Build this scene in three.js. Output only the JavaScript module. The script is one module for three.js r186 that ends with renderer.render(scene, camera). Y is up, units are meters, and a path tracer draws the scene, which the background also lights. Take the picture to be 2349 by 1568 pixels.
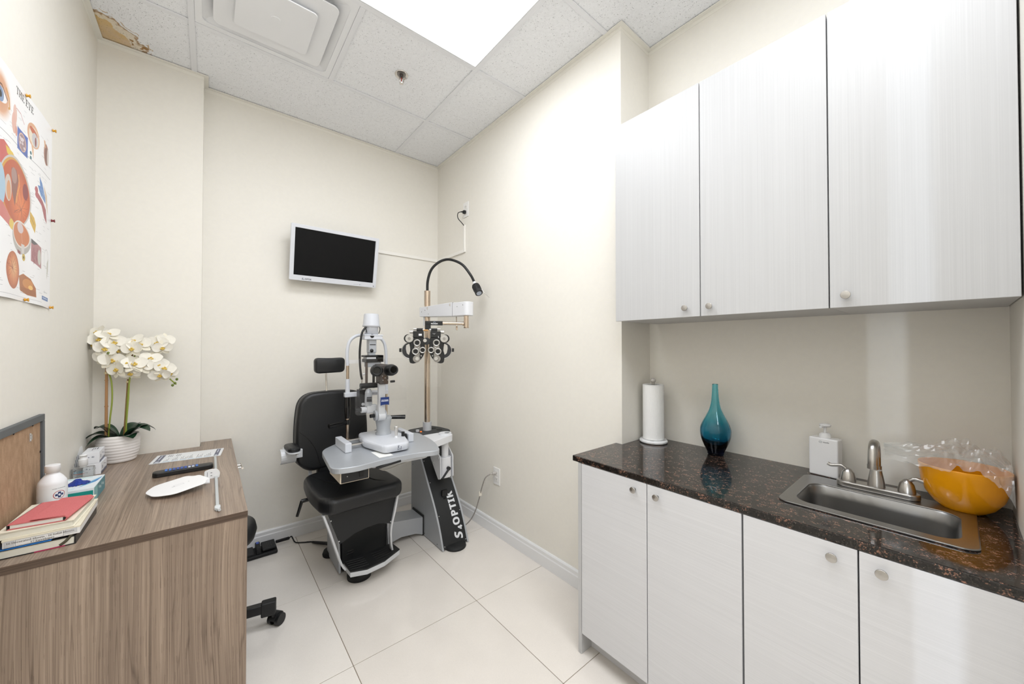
import * as THREE from 'three';
import { RoundedBoxGeometry } from 'three/addons/geometries/RoundedBoxGeometry.js';
import { mergeGeometries, toCreasedNormals } from 'three/addons/utils/BufferGeometryUtils.js';
import { RectAreaLightUniformsLib } from 'three/addons/lights/RectAreaLightUniformsLib.js';

// ---------------------------------------------------------------- camera, light, exposure
const scene = new THREE.Scene();
scene.background = new THREE.Color(0x000000);
const camera = new THREE.PerspectiveCamera(86.15, 2349 / 1568, 0.05, 30);
camera.position.set(-1.5202, 1.2831, 2.8578);
{ const yaw = 39.5449 * Math.PI / 180, pit = 0.7141 * Math.PI / 180;
  camera.lookAt(camera.position.x + Math.sin(yaw) * Math.cos(pit), camera.position.y + Math.sin(pit), camera.position.z - Math.cos(yaw) * Math.cos(pit)); }
const renderer = new THREE.WebGLRenderer({ antialias: true });
renderer.toneMapping = THREE.LinearToneMapping;
renderer.toneMappingExposure = 1.16;
renderer.shadowMap.enabled = true;
RectAreaLightUniformsLib.init();

const H = 2.834;                       // ceiling height
// recessed 2 x 4 troffer: its light leaves through the lens at (-0.991, H, 1.463)
const LX0 = -1.589, LX1 = -0.397, LZ0 = 1.176, LZ1 = 1.752;
const TROFFER_Z = [(LZ0 + LZ1) / 2, 2.6833, 3.9033];                 // first is the visible panel; the other two are unseen, added as fill
for (const z of TROFFER_Z) {
  const troffer = new THREE.RectAreaLight(0xf4f8ff, 6.8, LX1 - LX0, LZ1 - LZ0);
  troffer.position.set((LX0 + LX1) / 2, H - 0.004, z);
  troffer.lookAt(troffer.position.x, 0, z);
  scene.add(troffer);
}
// daylight from the narrow hall window, seen through the door left ajar
const hallSun = new THREE.RectAreaLight(0xe3efff, 190, 0.13, 2.1);
hallSun.position.set(-5.17, 1.25, 3.85);
hallSun.lookAt(0, 1.25, 3.85);
scene.add(hallSun);

// ---------------------------------------------------------------- helpers
let seed = 7;
const rnd = () => { seed = (seed * 1664525 + 1013904223) >>> 0; return seed / 4294967296; };
const V = (x, y, z) => new THREE.Vector3(x, y, z);
const taken = {};
const numbered = n => { if (!(n in taken)) { taken[n] = 0; return n; } return n + '_' + String(++taken[n]).padStart(3, '0'); };
function M(color, roughness = 0.5, metalness = 0, extra = {}) {
  const phys = ['clearcoat', 'transmission', 'sheen', 'ior', 'thickness', 'attenuationColor', 'anisotropy', 'specularIntensity'].some(k => k in extra);
  return new (phys ? THREE.MeshPhysicalMaterial : THREE.MeshStandardMaterial)({ color, roughness, metalness, ...extra });
}
function mesh(name, geo, mat, parent) {
  const g = Array.isArray(geo) ? join(geo) : geo;
  const m = new THREE.Mesh(g, mat); m.name = name; m.castShadow = m.receiveShadow = true;
  if (parent) parent.add(m);
  return m;
}
function join(list) {
  const l = list.map(g => { const n = g.index ? g.toNonIndexed() : g.clone(); for (const k of Object.keys(n.attributes)) if (!['position', 'normal', 'uv'].includes(k)) n.deleteAttribute(k);
    if (!n.attributes.uv) n.setAttribute('uv', new THREE.BufferAttribute(new Float32Array(n.attributes.position.count * 2), 2)); return n; });
  return l.length === 1 ? l[0] : mergeGeometries(l);
}
function thing(name, label, category, pos = [0, 0, 0], turn = 0, group) {
  const o = new THREE.Group(); o.name = numbered(name); o.position.set(...pos); o.rotation.y = turn;
  o.userData = { label, category }; if (group) o.userData.group = group;
  scene.add(o); return o;
}
function one(name, geo, mat, label, category, group) {
  const o = mesh(numbered(name), geo, mat, scene); o.userData = { label, category }; if (group) o.userData.group = group; return o;
}
function structure(name, geo, mat) { const o = geo ? mesh(numbered(name), geo, mat, scene) : new THREE.Group(); o.name = o.name || numbered(name); if (!geo) scene.add(o); o.userData = { kind: 'structure' }; return o; }
// geometry
const bx = (x0, x1, y0, y1, z0, z1, r = 0, seg = 2) => {
  const w = x1 - x0, h = y1 - y0, d = z1 - z0;
  const g = r > 0 ? new RoundedBoxGeometry(w, h, d, seg, Math.min(r, w / 2.01, h / 2.01, d / 2.01)) : new THREE.BoxGeometry(w, h, d);
  return uvm(g.translate((x0 + x1) / 2, (y0 + y1) / 2, (z0 + z1) / 2));
};
const cyl = (a, b, r1, r2 = r1, seg = 24, open = false) => {      // from point a to point b
  const A = V(...a), B = V(...b), d = B.clone().sub(A), g = new THREE.CylinderGeometry(r2, r1, d.length(), seg, 1, open);
  g.applyQuaternion(new THREE.Quaternion().setFromUnitVectors(V(0, 1, 0), d.clone().normalize()));
  return g.translate((A.x + B.x) / 2, (A.y + B.y) / 2, (A.z + B.z) / 2);
};
const ball = (p, r, sx = 1, sy = 1, sz = 1, seg = 18) => new THREE.SphereGeometry(r, seg, Math.ceil(seg * 0.7)).scale(sx, sy, sz).translate(...p);
const tube = (pts, r, n = 40, seg = 10, closed = false) => new THREE.TubeGeometry(new THREE.CatmullRomCurve3(pts.map(p => V(...p)), closed, 'catmullrom', 0.5), n, r, seg, closed);
const lathe = (prof, p = [0, 0, 0], seg = 40) => new THREE.LatheGeometry(prof.map(q => new THREE.Vector2(q[0], q[1])), seg).translate(...p);
function rrect(w, h, r, cx = 0, cy = 0, Cls = THREE.Shape) {
  const s = new Cls(), x = cx - w / 2, y = cy - h / 2; r = Math.min(r, w / 2, h / 2);
  s.moveTo(x + r, y); s.lineTo(x + w - r, y); s.absarc(x + w - r, y + r, r, -Math.PI / 2, 0); s.lineTo(x + w, y + h - r); s.absarc(x + w - r, y + h - r, r, 0, Math.PI / 2);
  s.lineTo(x + r, y + h); s.absarc(x + r, y + h - r, r, Math.PI / 2, Math.PI); s.lineTo(x, y + r); s.absarc(x + r, y + r, r, Math.PI, Math.PI * 1.5);
  return s;
}
function poly(pts, r = 0) {                                          // polygon with rounded corners
  const s = new THREE.Shape(), n = pts.length;
  for (let i = 0; i < n; i++) {
    const p = new THREE.Vector2(...pts[i]), a = new THREE.Vector2(...pts[(i + n - 1) % n]).sub(p), b = new THREE.Vector2(...pts[(i + 1) % n]).sub(p);
    const rr = Math.min(pts[i][2] ?? r, a.length() * 0.48, b.length() * 0.48), A = p.clone().add(a.setLength(rr || 1e-6)), B = p.clone().add(b.setLength(rr || 1e-6));
    if (i) s.lineTo(A.x, A.y); else s.moveTo(A.x, A.y);
    if (rr) s.quadraticCurveTo(p.x, p.y, B.x, B.y);
  }
  s.closePath(); return s;
}
const ext = (shape, depth, bevel = 0, seg = 2, curve = 10) => new THREE.ExtrudeGeometry(shape, { depth: depth - 2 * bevel, bevelEnabled: bevel > 0, bevelThickness: bevel, bevelSize: bevel, bevelOffset: -bevel, bevelSegments: seg, curveSegments: curve }).translate(0, 0, bevel);
const flat = (shape, depth, y, bevel = 0, seg = 2, curve = 10) => ext(shape, depth, bevel, seg, curve).rotateX(Math.PI / 2).translate(0, y, 0);   // shape given in (x, z), top face at y
function uvm(g0) {                                                   // uv in metres from the face's main axis
  const g = g0.index ? g0.toNonIndexed() : g0, p = g.attributes.position, uv = new Float32Array(p.count * 2), a = V(0, 0, 0), b = V(0, 0, 0), c = V(0, 0, 0);
  for (let i = 0; i < p.count; i += 3) {
    a.fromBufferAttribute(p, i); b.fromBufferAttribute(p, i + 1); c.fromBufferAttribute(p, i + 2);
    const n = b.clone().sub(a).cross(c.clone().sub(a)), X = Math.abs(n.x), Y = Math.abs(n.y), Z = Math.abs(n.z);
    [a, b, c].forEach((q, k) => { const j = (i + k) * 2; if (X >= Y && X >= Z) { uv[j] = q.z; uv[j + 1] = q.y; } else if (Y >= Z) { uv[j] = q.x; uv[j + 1] = q.z; } else { uv[j] = q.x; uv[j + 1] = q.y; } });
  }
  g.setAttribute('uv', new THREE.BufferAttribute(uv, 2)); return g;
}
const crease = (g, a = 0.6) => toCreasedNormals(g, a);
// tileable value noise
function noiseMaker(s) {
  const T = new Float32Array(65536); let q = s; for (let i = 0; i < T.length; i++) { q = (q * 1664525 + 1013904223) >>> 0; T[i] = q / 4294967296; }
  const h = (x, y) => T[((x * 73 + y * 9176 + ((x * y) & 255) * 31) >>> 0) & 65535];
  return (x, y, px, py) => { const x0 = Math.floor(x), y0 = Math.floor(y); let u = x - x0, v = y - y0; u = u * u * (3 - 2 * u); v = v * v * (3 - 2 * v);
    const m = (a, n) => ((a % n) + n) % n, A = m(x0, px), B = m(x0 + 1, px), C = m(y0, py), D = m(y0 + 1, py);
    return (h(A, C) * (1 - u) + h(B, C) * u) * (1 - v) + (h(A, D) * (1 - u) + h(B, D) * u) * v; };
}
const N1 = noiseMaker(11), N2 = noiseMaker(91), N3 = noiseMaker(477);
const fbm = (N, x, y, fx, fy, oct = 4) => { let s = 0, a = 0.5; for (let o = 0; o < oct; o++) { s += a * N(x * fx, y * fy, fx, fy); fx *= 2; fy *= 2; a *= 0.5; } return s / (1 - Math.pow(0.5, oct)); };
function tex(w, h, fn, size, srgb = true) {                          // fn(u, v) -> [r, g, b] 0..255, size: metres covered
  const d = new Uint8Array(w * h * 4);
  for (let y = 0; y < h; y++) for (let x = 0; x < w; x++) { const c = fn(x / w, y / h), i = (y * w + x) * 4; d[i] = c[0]; d[i + 1] = c[1]; d[i + 2] = c[2]; d[i + 3] = 255; }
  const t = new THREE.DataTexture(d, w, h); t.wrapS = t.wrapT = THREE.RepeatWrapping; t.magFilter = THREE.LinearFilter; t.minFilter = THREE.LinearMipmapLinearFilter; t.generateMipmaps = true;
  if (srgb) t.colorSpace = THREE.SRGBColorSpace; if (size) t.repeat.set(1 / size[0], 1 / size[1]); t.needsUpdate = true; return t;
}
function canvasTex(w, h, draw) {
  const c = document.createElement('canvas'); c.width = w; c.height = h; const g = c.getContext('2d'); draw(g, w, h);
  const t = new THREE.CanvasTexture(c); t.colorSpace = THREE.SRGBColorSpace; t.needsUpdate = true; return t;
}
// flat print laid on a surface; rx, ry, rz turn a sheet that faces +z
function print(name, w, h, pw, draw, parent, p, r = [0, 0, 0], opt = {}) {
  const t = canvasTex(pw, Math.round(pw * h / w), draw), m = M(0xffffff, opt.rough ?? 0.5, opt.metal ?? 0, { map: t, transparent: !opt.opaque });
  const g = new THREE.PlaneGeometry(w, h); const o = mesh(name, g, m, parent); o.position.set(...p); o.rotation.set(...r); o.castShadow = false; return o;
}

// ---------------------------------------------------------------- materials
const lerp3 = (a, b, t) => [a[0] + (b[0] - a[0]) * t, a[1] + (b[1] - a[1]) * t, a[2] + (b[2] - a[2]) * t];
const wallTex = tex(512, 512, (u, v) => { const n = fbm(N1, u, v, 64, 64, 3) * 3 + fbm(N2, u, v, 4, 4, 3) * 2 - 2.5; return [241 + n, 237 + n, 227.5 + n]; }, [1, 1]);
const wallBump = tex(512, 512, (u, v) => { const n = fbm(N3, u, v, 96, 96, 3) * 255; return [n, n, n]; }, [0.6, 0.6], false);
const wallMat = M(0xffffff, 0.5, 0, { map: wallTex, bumpMap: wallBump, bumpScale: 0.00008 });
const angleMat = M(0xf4f1e8, 0.5);
const teeMat = M(0xeeeff2, 0.5);
const trimMat = M(0xf0f0f0, 0.4);
const woodFn = dark => (u, v) => {
  const wob = (fbm(N1, u, v, 5, 2, 3) - 0.5) * 0.05 + (N3(u * 3, v * 3, 3, 3) - 0.5) * 0.05, x = u + wob * 0.6;
  const fine = N2(x * 420, v * 7, 420, 7), med = fbm(N3, x, v, 60, 2, 3), wide = fbm(N1, x, v, 11, 1, 2), pore = N1(x * 500, v * 26, 500, 26);
  let line = Math.abs(N2(x * 52 + 3, v * 2, 52, 2) - 0.5) * 2; line = line < 0.07 ? (1 - line / 0.07) : 0;
  let t = 0.14 + 0.30 * med + 0.30 * wide + 0.32 * fine; t -= line * 0.22; if (pore < 0.16) t -= 0.13;
  t = Math.max(0, Math.min(1, t)); return lerp3([84, 68, 56], [190, 169, 149], t);
};
const woodTex = tex(1024, 1024, woodFn(false), [0.62, 1.3]);
const woodMat = M(0xffffff, 0.3, 0, { map: woodTex });
const woodEdgeTex = woodTex.clone(); woodEdgeTex.rotation = Math.PI / 2; woodEdgeTex.repeat.set(1 / 0.62, 1 / 1.3);
const woodEdge = M(0x9a8f88, 0.45, 0, { map: woodEdgeTex });
const lamTex = tex(1024, 512, (u, v) => { const a = N1(u * 512, v * 3, 512, 3), b = N2(u * 190, v * 2, 190, 2), c = fbm(N3, u, v, 24, 2, 2); const n = 234 + 7 * a + 4 * b + 3 * c; return [n, n, n]; }, [0.55, 0.9]);
const lamV = M(0xcfcfcf, 0.38, 0, { map: lamTex });
const lamTexH = lamTex.clone(); lamTexH.rotation = Math.PI / 2; const lamH = M(0xe6e6e8, 0.38, 0, { map: lamTexH });
const cabInner = M(0xd9d9dc, 0.5), gapMat = M(0x4a4a4c, 0.8);
const graniteTex = canvasTex(1024, 1024, (g, w, h) => {
  let q = 77; const r = () => { q = (q * 1664525 + 1013904223) >>> 0; return q / 4294967296; };
  g.fillStyle = '#221e1c'; g.fillRect(0, 0, w, h);
  const wrap = (x, y, f) => { for (const dx of [0, w, -w]) for (const dy of [0, h, -h]) { if (x + dx < -60 || x + dx > w + 60 || y + dy < -60 || y + dy > h + 60) continue; g.save(); g.translate(x + dx, y + dy); f(); g.restore(); } };
  const blob = (x, y, a, b, rot, c) => wrap(x, y, () => { g.rotate(rot); g.fillStyle = c; g.beginPath(); g.ellipse(0, 0, a, b, 0, 0, 7); g.fill(); });
  for (let i = 0; i < 9000; i++) { const k = r(), v = Math.round(24 + k * 44); blob(r() * w, r() * h, 1.5 + r() * 3, 2 + r() * 7, (r() - 0.5) * 1.2, 'rgba(' + (v + 6) + ',' + (v + 1) + ',' + (v - 3) + ',0.55)'); }
  for (let i = 0; i < 9000; i++) blob(r() * w, r() * h, 1 + r() * 2.5, 1.5 + r() * 4, (r() - 0.5) * 1.4, 'rgba(10,9,9,0.6)');
  for (let i = 0; i < 820; i++) { const x = r() * w, y = r() * h, n = 6 + Math.floor(r() * 14), tone = r(), sp = 8 + r() * 22; for (let k = 0; k < n; k++) { const t2 = r(), R1 = Math.round(100 + tone * 40 + t2 * 46), G1 = Math.round(70 + tone * 28 + t2 * 38), B1 = Math.round(54 + tone * 24 + t2 * 36); blob(x + (r() + r() - 1) * sp, y + (r() + r() - 1) * sp * 1.2, 0.8 + r() * 2.4, 1.2 + r() * 3.6, r() * 3.14, 'rgba(' + R1 + ',' + G1 + ',' + B1 + ',' + (0.3 + r() * 0.6) + ')'); } }
  for (let i = 0; i < 900; i++) blob(r() * w, r() * h, 0.7 + r(), 1 + r() * 2.4, r() * 3, 'rgba(190,165,148,0.55)');
});
graniteTex.wrapS = graniteTex.wrapT = THREE.RepeatWrapping; graniteTex.repeat.set(1 / 0.5, 1 / 0.5);
const granite = M(0xffffff, 0.07, 0, { map: graniteTex });
const blackVinyl = M(0x17181a, 0.42), blackPanel = M(0x151719, 0.55), blackPlastic = M(0x101113, 0.35), blackMatte = M(0x161718, 0.7), blackGloss = M(0x0b0b0c, 0.16);
const silverPaint = M(0xb3b6ba, 0.45, 0.25), silverLight = M(0xd4d6d9, 0.4, 0.1), whitePaint = M(0xe4e5e8, 0.35), whitePlastic = M(0xf2f2f2, 0.4), offWhite = M(0xe9e6e0, 0.4);
const chrome = M(0xd8d4cf, 0.12, 1), nickel = M(0xb9b6b2, 0.28, 1), bronzeChrome = M(0xc9b8a6, 0.16, 1), steel = M(0x9d9c9b, 0.32, 1), screwMat = M(0xd0d0d0, 0.3, 0.8);
const clearPane = M(0xffffff, 0.03, 0, { transmission: 1, thickness: 0, ior: 1.4 });

// ---------------------------------------------------------------- room shell
const ZR = 1.842, ZE = 2.959, D = 0.2536, XL = -1.971, XC = -1.5603, ZC = 0.1204, ZF = 4.3, XS = -0.42;
structure('wall_back', bx(XL - 0.12, 0.4, -0.02, 3.0, -0.12, 0), wallMat);
structure('wall_column', bx(XL, XC, 0, 3.0, 0, ZC), wallMat);
structure('wall_right', bx(0, 0.4, -0.02, 3.0, 0, ZR), wallMat);
structure('wall_recess', bx(D, 0.4, -0.02, 3.0, ZR, ZE), wallMat);
structure('wall_near_right', bx(XS, 0.4, -0.02, 3.0, ZE, ZF), wallMat);
structure('wall_front', bx(-5.4, 0.4, -0.02, 3.0, ZF, ZF + 0.1), wallMat);
const DZ0 = 3.172, DZ1 = 3.99;                                       // doorway behind the camera
structure('wall_left', join([bx(XL - 0.12, XL, -0.02, 3.0, 0, DZ0), bx(XL - 0.12, XL, -0.02, 3.0, DZ1, ZF), bx(XL - 0.12, XL, 2.12, 3.0, DZ0, DZ1)]), wallMat);
{ const d = structure('door_1'); d.position.set(XL - 0.09, 0, DZ1 - 0.004); d.rotation.y = 0.02;
  mesh('door_leaf', bx(0, 0.04, 0.008, 2.11, -0.782, 0, 0.002), M(0xe6e4de, 0.45), d);
  mesh('door_handle', [cyl([0.04, 1.0, -0.72], [0.09, 1.0, -0.72], 0.01), cyl([0.085, 1.0, -0.73], [0.085, 1.0, -0.62], 0.009)], nickel, d); }
// hall beyond the door, with the narrow window
structure('wall_hall', join([bx(-5.4, -5.3, -0.02, 3.0, 2.6, ZF), bx(-5.4, XL - 0.12, -0.02, 3.0, 2.5, 2.6)]), wallMat);
{ const w = structure('window_1'); mesh('window_frame', [bx(-5.3, -5.26, 0.14, 2.36, 3.74, 3.785), bx(-5.3, -5.26, 0.14, 2.36, 3.915, 3.96), bx(-5.3, -5.26, 0.1, 0.2, 3.74, 3.96), bx(-5.3, -5.26, 2.3, 2.4, 3.74, 3.96)], trimMat, w);
  mesh('pane', bx(-5.3, -5.285, 0.2, 2.3, 3.785, 3.915), M(0xffffff, 0.4, 0, { emissive: 0xe3efff, emissiveIntensity: 3 }), w); }

// floor of polished porcelain tiles with open joints
const tileTex = tex(512, 512, (u, v) => { const n = fbm(N1, u, v, 5, 5, 4) * 7 + N2(u * 256, v * 256, 256, 256) * 4; return [231 + n, 225 + n, 217 + n]; }, [0.6, 0.6]);
const floor = structure('floor');
mesh('floor_slab', bx(-5.4, 0.4, -0.06, -0.0015, -0.12, ZF + 0.1), M(0x8d8172, 0.85), floor);
{ const tm = [0xffffff, 0xfbfaf9, 0xf7f6f5].map(c => M(c, 0.07, 0, { map: tileTex })), TX = 0.594, TZ = 0.5907, g = 0.0013;
  for (let i = -4; i <= 1; i++) for (let k = -2; k <= 6; k++) {
    const x0 = Math.max(-0.4714 + i * TX, XL), x1 = Math.min(-0.4714 + (i + 1) * TX, D), z0 = Math.max(0.7144 + k * TZ, 0), z1 = Math.min(0.7144 + (k + 1) * TZ, ZF);
    if (x1 - x0 < 0.02 || z1 - z0 < 0.02) continue;
    mesh('floor_tile', bx(x0 + g, x1 - g, -0.012, 0, z0 + g, z1 - g, 0.0012, 1), tm[(i * 5 + k * 3 + 40) % 3], floor);
  } }
// baseboards
function baseboard(name, a, b, n) {                                  // from a to b (x, z), n: direction into the room
  const L = Math.hypot(b[0] - a[0], b[1] - a[1]);
  const s = poly([[0, 0], [0.014, 0], [0.014, 0.062], [0.011, 0.068], [0.011, 0.086], [0.006, 0.094], [0, 0.094]]);
  const g = new THREE.ExtrudeGeometry(s, { depth: L, bevelEnabled: false }), m = new THREE.Matrix4();
  m.makeBasis(V(n[0], 0, n[1]), V(0, 1, 0), V((b[0] - a[0]) / L, 0, (b[1] - a[1]) / L)); m.setPosition(a[0], 0.0005, a[1]); g.applyMatrix4(m); if (m.determinant() < 0) { const i = g.index ? g.toNonIndexed() : g, p = i.attributes.position; for (let k = 0; k < p.count; k += 3) { const q = [p.getX(k), p.getY(k), p.getZ(k)]; p.setXYZ(k, p.getX(k + 1), p.getY(k + 1), p.getZ(k + 1)); p.setXYZ(k + 1, ...q); } i.computeVertexNormals(); return structure(name, i, trimMat); }
  return structure(name, g, trimMat);
}
baseboard('baseboard_back', [XC, 0], [0, 0], [0, 1]);
baseboard('baseboard_right', [0, ZR - 0.008], [0, 0], [-1, 0]);
baseboard('baseboard_left', [XL, ZC], [XL, DZ0], [1, 0]);

// suspended ceiling: tiles lying on a T-grid, painted wall angle around
const ceil = structure('ceiling');
const pits = (stain) => (u, v) => {
  const base = 232 + fbm(N2, u, v, 40, 40, 2) * 10 - 5; let c = [base, base, base];
  return c;
};
function tileMap(stain) {
  const S = 1024, d = new Float32Array(S * S).fill(1);
  let q = stain ? 991 : 123; const r = () => { q = (q * 1664525 + 1013904223) >>> 0; return q / 4294967296; };
  for (let i = 0; i < 6200; i++) { const x = r() * S, y = r() * S, big = r() < 0.1, L = big ? 3 + r() * 6 : 0.8 + r() * 2.2, w = big ? 1.2 + r() * 1.3 : 0.8, a = r() * 6.28, dk = big ? 0.45 + r() * 0.3 : 0.5 + r() * 0.35;
    const cx = Math.cos(a), sy = Math.sin(a), R = Math.ceil(L + 2);
    for (let yy = -R; yy <= R; yy++) for (let xx = -R; xx <= R; xx++) { const al = Math.max(0, Math.abs(xx * cx + yy * sy) - L / 2), ac = Math.abs(-xx * sy + yy * cx) + 0.5 * al; const dd = Math.hypot(al, ac) - w * 0.5; if (dd < 0.7) { const k = ((Math.floor(y) + yy + S) % S) * S + ((Math.floor(x) + xx + S) % S); d[k] = Math.min(d[k], 1 - (1 - dk) * Math.min(1, 0.7 - dd)); } } }
  return d;
}
const tileD = tileMap(false);
const ceilTex = tex(1024, 1024, (u, v) => { const k = Math.floor(v * 1024) * 1024 + Math.floor(u * 1024), n = (250 + fbm(N2, u, v, 60, 60, 2) * 8 - 4) * (0.12 + 0.88 * tileD[k]); return [n * 0.985, n * 0.99, n]; }, [0.61, 0.61]);
const ceilTile = M(0xffffff, 0.9, 0, { map: ceilTex });
// water stain in the corner tile, uv measured from the tile's own corner
const stainTex = tex(1024, 1024, (u, v) => {
  const x = u * 0.61, y = v * 0.61;                                   // metres from left wall / back edge
  const k = Math.floor(((v * 1.0) % 1) * 1024) * 1024 + Math.floor(u * 1024), n = (250 + fbm(N2, u, v, 60, 60, 2) * 8 - 4) * (0.12 + 0.88 * tileD[k]); let c = [n * 0.985, n * 0.99, n];
  const wob = (fbm(N1, u, v, 14, 14, 4) - 0.5) * 0.05, wob2 = (fbm(N3, u, v, 30, 30, 3) - 0.5) * 0.03;
  const rr = Math.hypot(x / 0.168, y / 0.225) + (wob + wob2) * 6;     // 1 at the rim of the stain
  if (rr < 1.0) { const f = fbm(N3, u, v, 12, 12, 3), t = rr < 0.8 ? 0.88 : 0.25 + 0.3 * f; c = lerp3(c, lerp3([218, 176, 88], [220, 192, 158], Math.min(1, f * 0.9 + x * 2.2)), t); }
  const ring = Math.abs(rr - 1.0); if (ring < 0.045) c = lerp3(c, [140, 96, 48], 0.75 * (1 - ring / 0.045));
  const ring2 = Math.abs(rr - 1.13); if (ring2 < 0.02 && fbm(N1, u, v, 20, 20, 2) > 0.5) c = lerp3(c, [176, 140, 96], 0.6);
  const edge = y + wob * 0.25; if (edge < 0.016 && x < 0.2) c = lerp3(c, [112, 72, 36], 0.7);
  const bl = fbm(N2, u + 0.3, v, 22, 22, 3); if (rr > 0.86 && rr < 1.12 && bl > 0.6 && y < 0.09) c = lerp3(c, [150, 108, 58], 0.8);
  return c.map(q => q * (0.25 + 0.75 * tileD[k] ** 0.5));
}, [0.61, 0.61]);
const TB = H + 0.006, TT = H + 0.02, gx = [-0.3812, -1.6012], gz = [0.5483, 1.1583, 1.7683, 2.3783, 2.9883, 3.5983];
function ceilingTile(x0, x1, z0, z1, mat = ceilTile, name = 'ceiling_tile') {
  const g = bx(x0 + 0.003, x1 - 0.003, TB, TT, z0 + 0.003, z1 - 0.003); return mesh(name, g, mat, ceil);
}
{ const xs = [XL, gx[1], gx[0], D], zs = [0, ...gz, ZF];
  for (let i = 0; i < 3; i++) for (let k = 0; k < zs.length - 1; k++) {
    if (i === 1 && (k === 1 || k === 2 || k === 4 || k === 6)) continue;                    // air diffuser / sprinkler row and light
    if (i === 0 && k === 0) { // stained tile
      const t = stainTex; const m = M(0xffffff, 0.9, 0, { map: t }); t.offset.set(-XL / 0.61, -ZC / 0.61);
      ceilingTile(XL, gx[1], ZC - 0.002, gz[0], m, 'stained_ceiling_tile'); continue; }
    ceilingTile(xs[i], xs[i + 1], zs[k], zs[k + 1]);
  }
  ceilingTile(-0.9912, gx[0], gz[0], gz[1]);
  const tee = (x0, x1, z0, z1) => mesh('grid_tee', [bx(x0, x1, H, H + 0.005, z0, z1, 0.001, 1)], teeMat, ceil);
  for (const x of gx) tee(x - 0.012, x + 0.012, x === gx[1] ? ZC : 0, ZF);
  for (const z of gz) { tee(XL, gx[1] - 0.012, z - 0.012, z + 0.012); tee(gx[1] + 0.012, gx[0] - 0.012, z - 0.012, z + 0.012); tee(gx[0] + 0.012, z > ZR && z < ZE ? D : 0, z - 0.012, z + 0.012); }
  tee(-0.9912 - 0.012, -0.9912 + 0.012, gz[0] + 0.012, gz[1] - 0.012);
  const ang = (x0, x1, z0, z1) => mesh('wall_angle', [bx(x0, x1, H - 0.001, H + 0.003, z0, z1)], angleMat, ceil);
  const w = 0.021;
  ang(XC, 0, 0, w); ang(XL, XC + w, ZC, ZC + w); ang(XC, XC + w, w, ZC); ang(XL, XL + w, ZC + w, ZF); ang(-w, 0, w, ZR + 0.0); ang(-w, D, ZR, ZR + w); ang(D - w, D, ZR + w, ZE - w); ang(XS, D, ZE - w, ZE);
  const rim = (x0, x1, z0, z1) => mesh('wall_angle_lip', [bx(x0, x1, H - 0.018, H, z0, z1)], angleMat, ceil);
  rim(XC, 0, 0, 0.0012); rim(XL, XC, ZC, ZC + 0.0012); rim(-0.0012, 0, 0, ZR); rim(0, D, ZR, ZR + 0.0012); rim(D - 0.0012, D, ZR, ZE); rim(XL, XL + 0.0012, ZC, ZF); rim(XC, XC + 0.0012, 0, ZC);
  mesh('ceiling_slab', bx(-5.4, 0.4, 2.98, 3.06, -0.12, ZF + 0.1), M(0xbbbbbb, 0.9), ceil);
  mesh('hall_ceiling', bx(-5.4, XL - 0.12, 2.84, 2.86, 2.5, ZF), teeMat, ceil); }

// ---------------------------------------------------------------- ceiling fixtures
for (const [z, label] of [[TROFFER_Z[0], 'large bright rectangular recessed ceiling light panel'], [TROFFER_Z[1], 'added unseen fill light panel above the sink end of the room'], [TROFFER_Z[2], 'added unseen fill light panel beside the door']]) { const dz = z - TROFFER_Z[0];  // only the first panel is in view; the rest are added fill lights
  const t = thing('ceiling_light', label, 'light', [0, 0, dz]);
  mesh('lens', bx(LX0, LX1, H + 0.002, H + 0.008, LZ0, LZ1), M(0xffffff, 0.5, 0, { emissive: 0xf3f6ff, emissiveIntensity: 0.8 }), t);
  const f = [bx(LX0 - 0.012, LX1 + 0.012, H + 0.001, H + 0.012, LZ0 - 0.016, LZ0), bx(LX0 - 0.012, LX1 + 0.012, H + 0.001, H + 0.012, LZ1, LZ1 + 0.012), bx(LX0 - 0.012, LX0, H + 0.001, H + 0.012, LZ0, LZ1), bx(LX1, LX1 + 0.014, H + 0.001, H + 0.012, LZ0, LZ1)];
  mesh('frame', f, M(0xdcdddf, 0.4), t);
  mesh('housing', [bx(LX0, LX1, H + 0.05, H + 0.09, LZ0, LZ1)], teeMat, t); }
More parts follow.
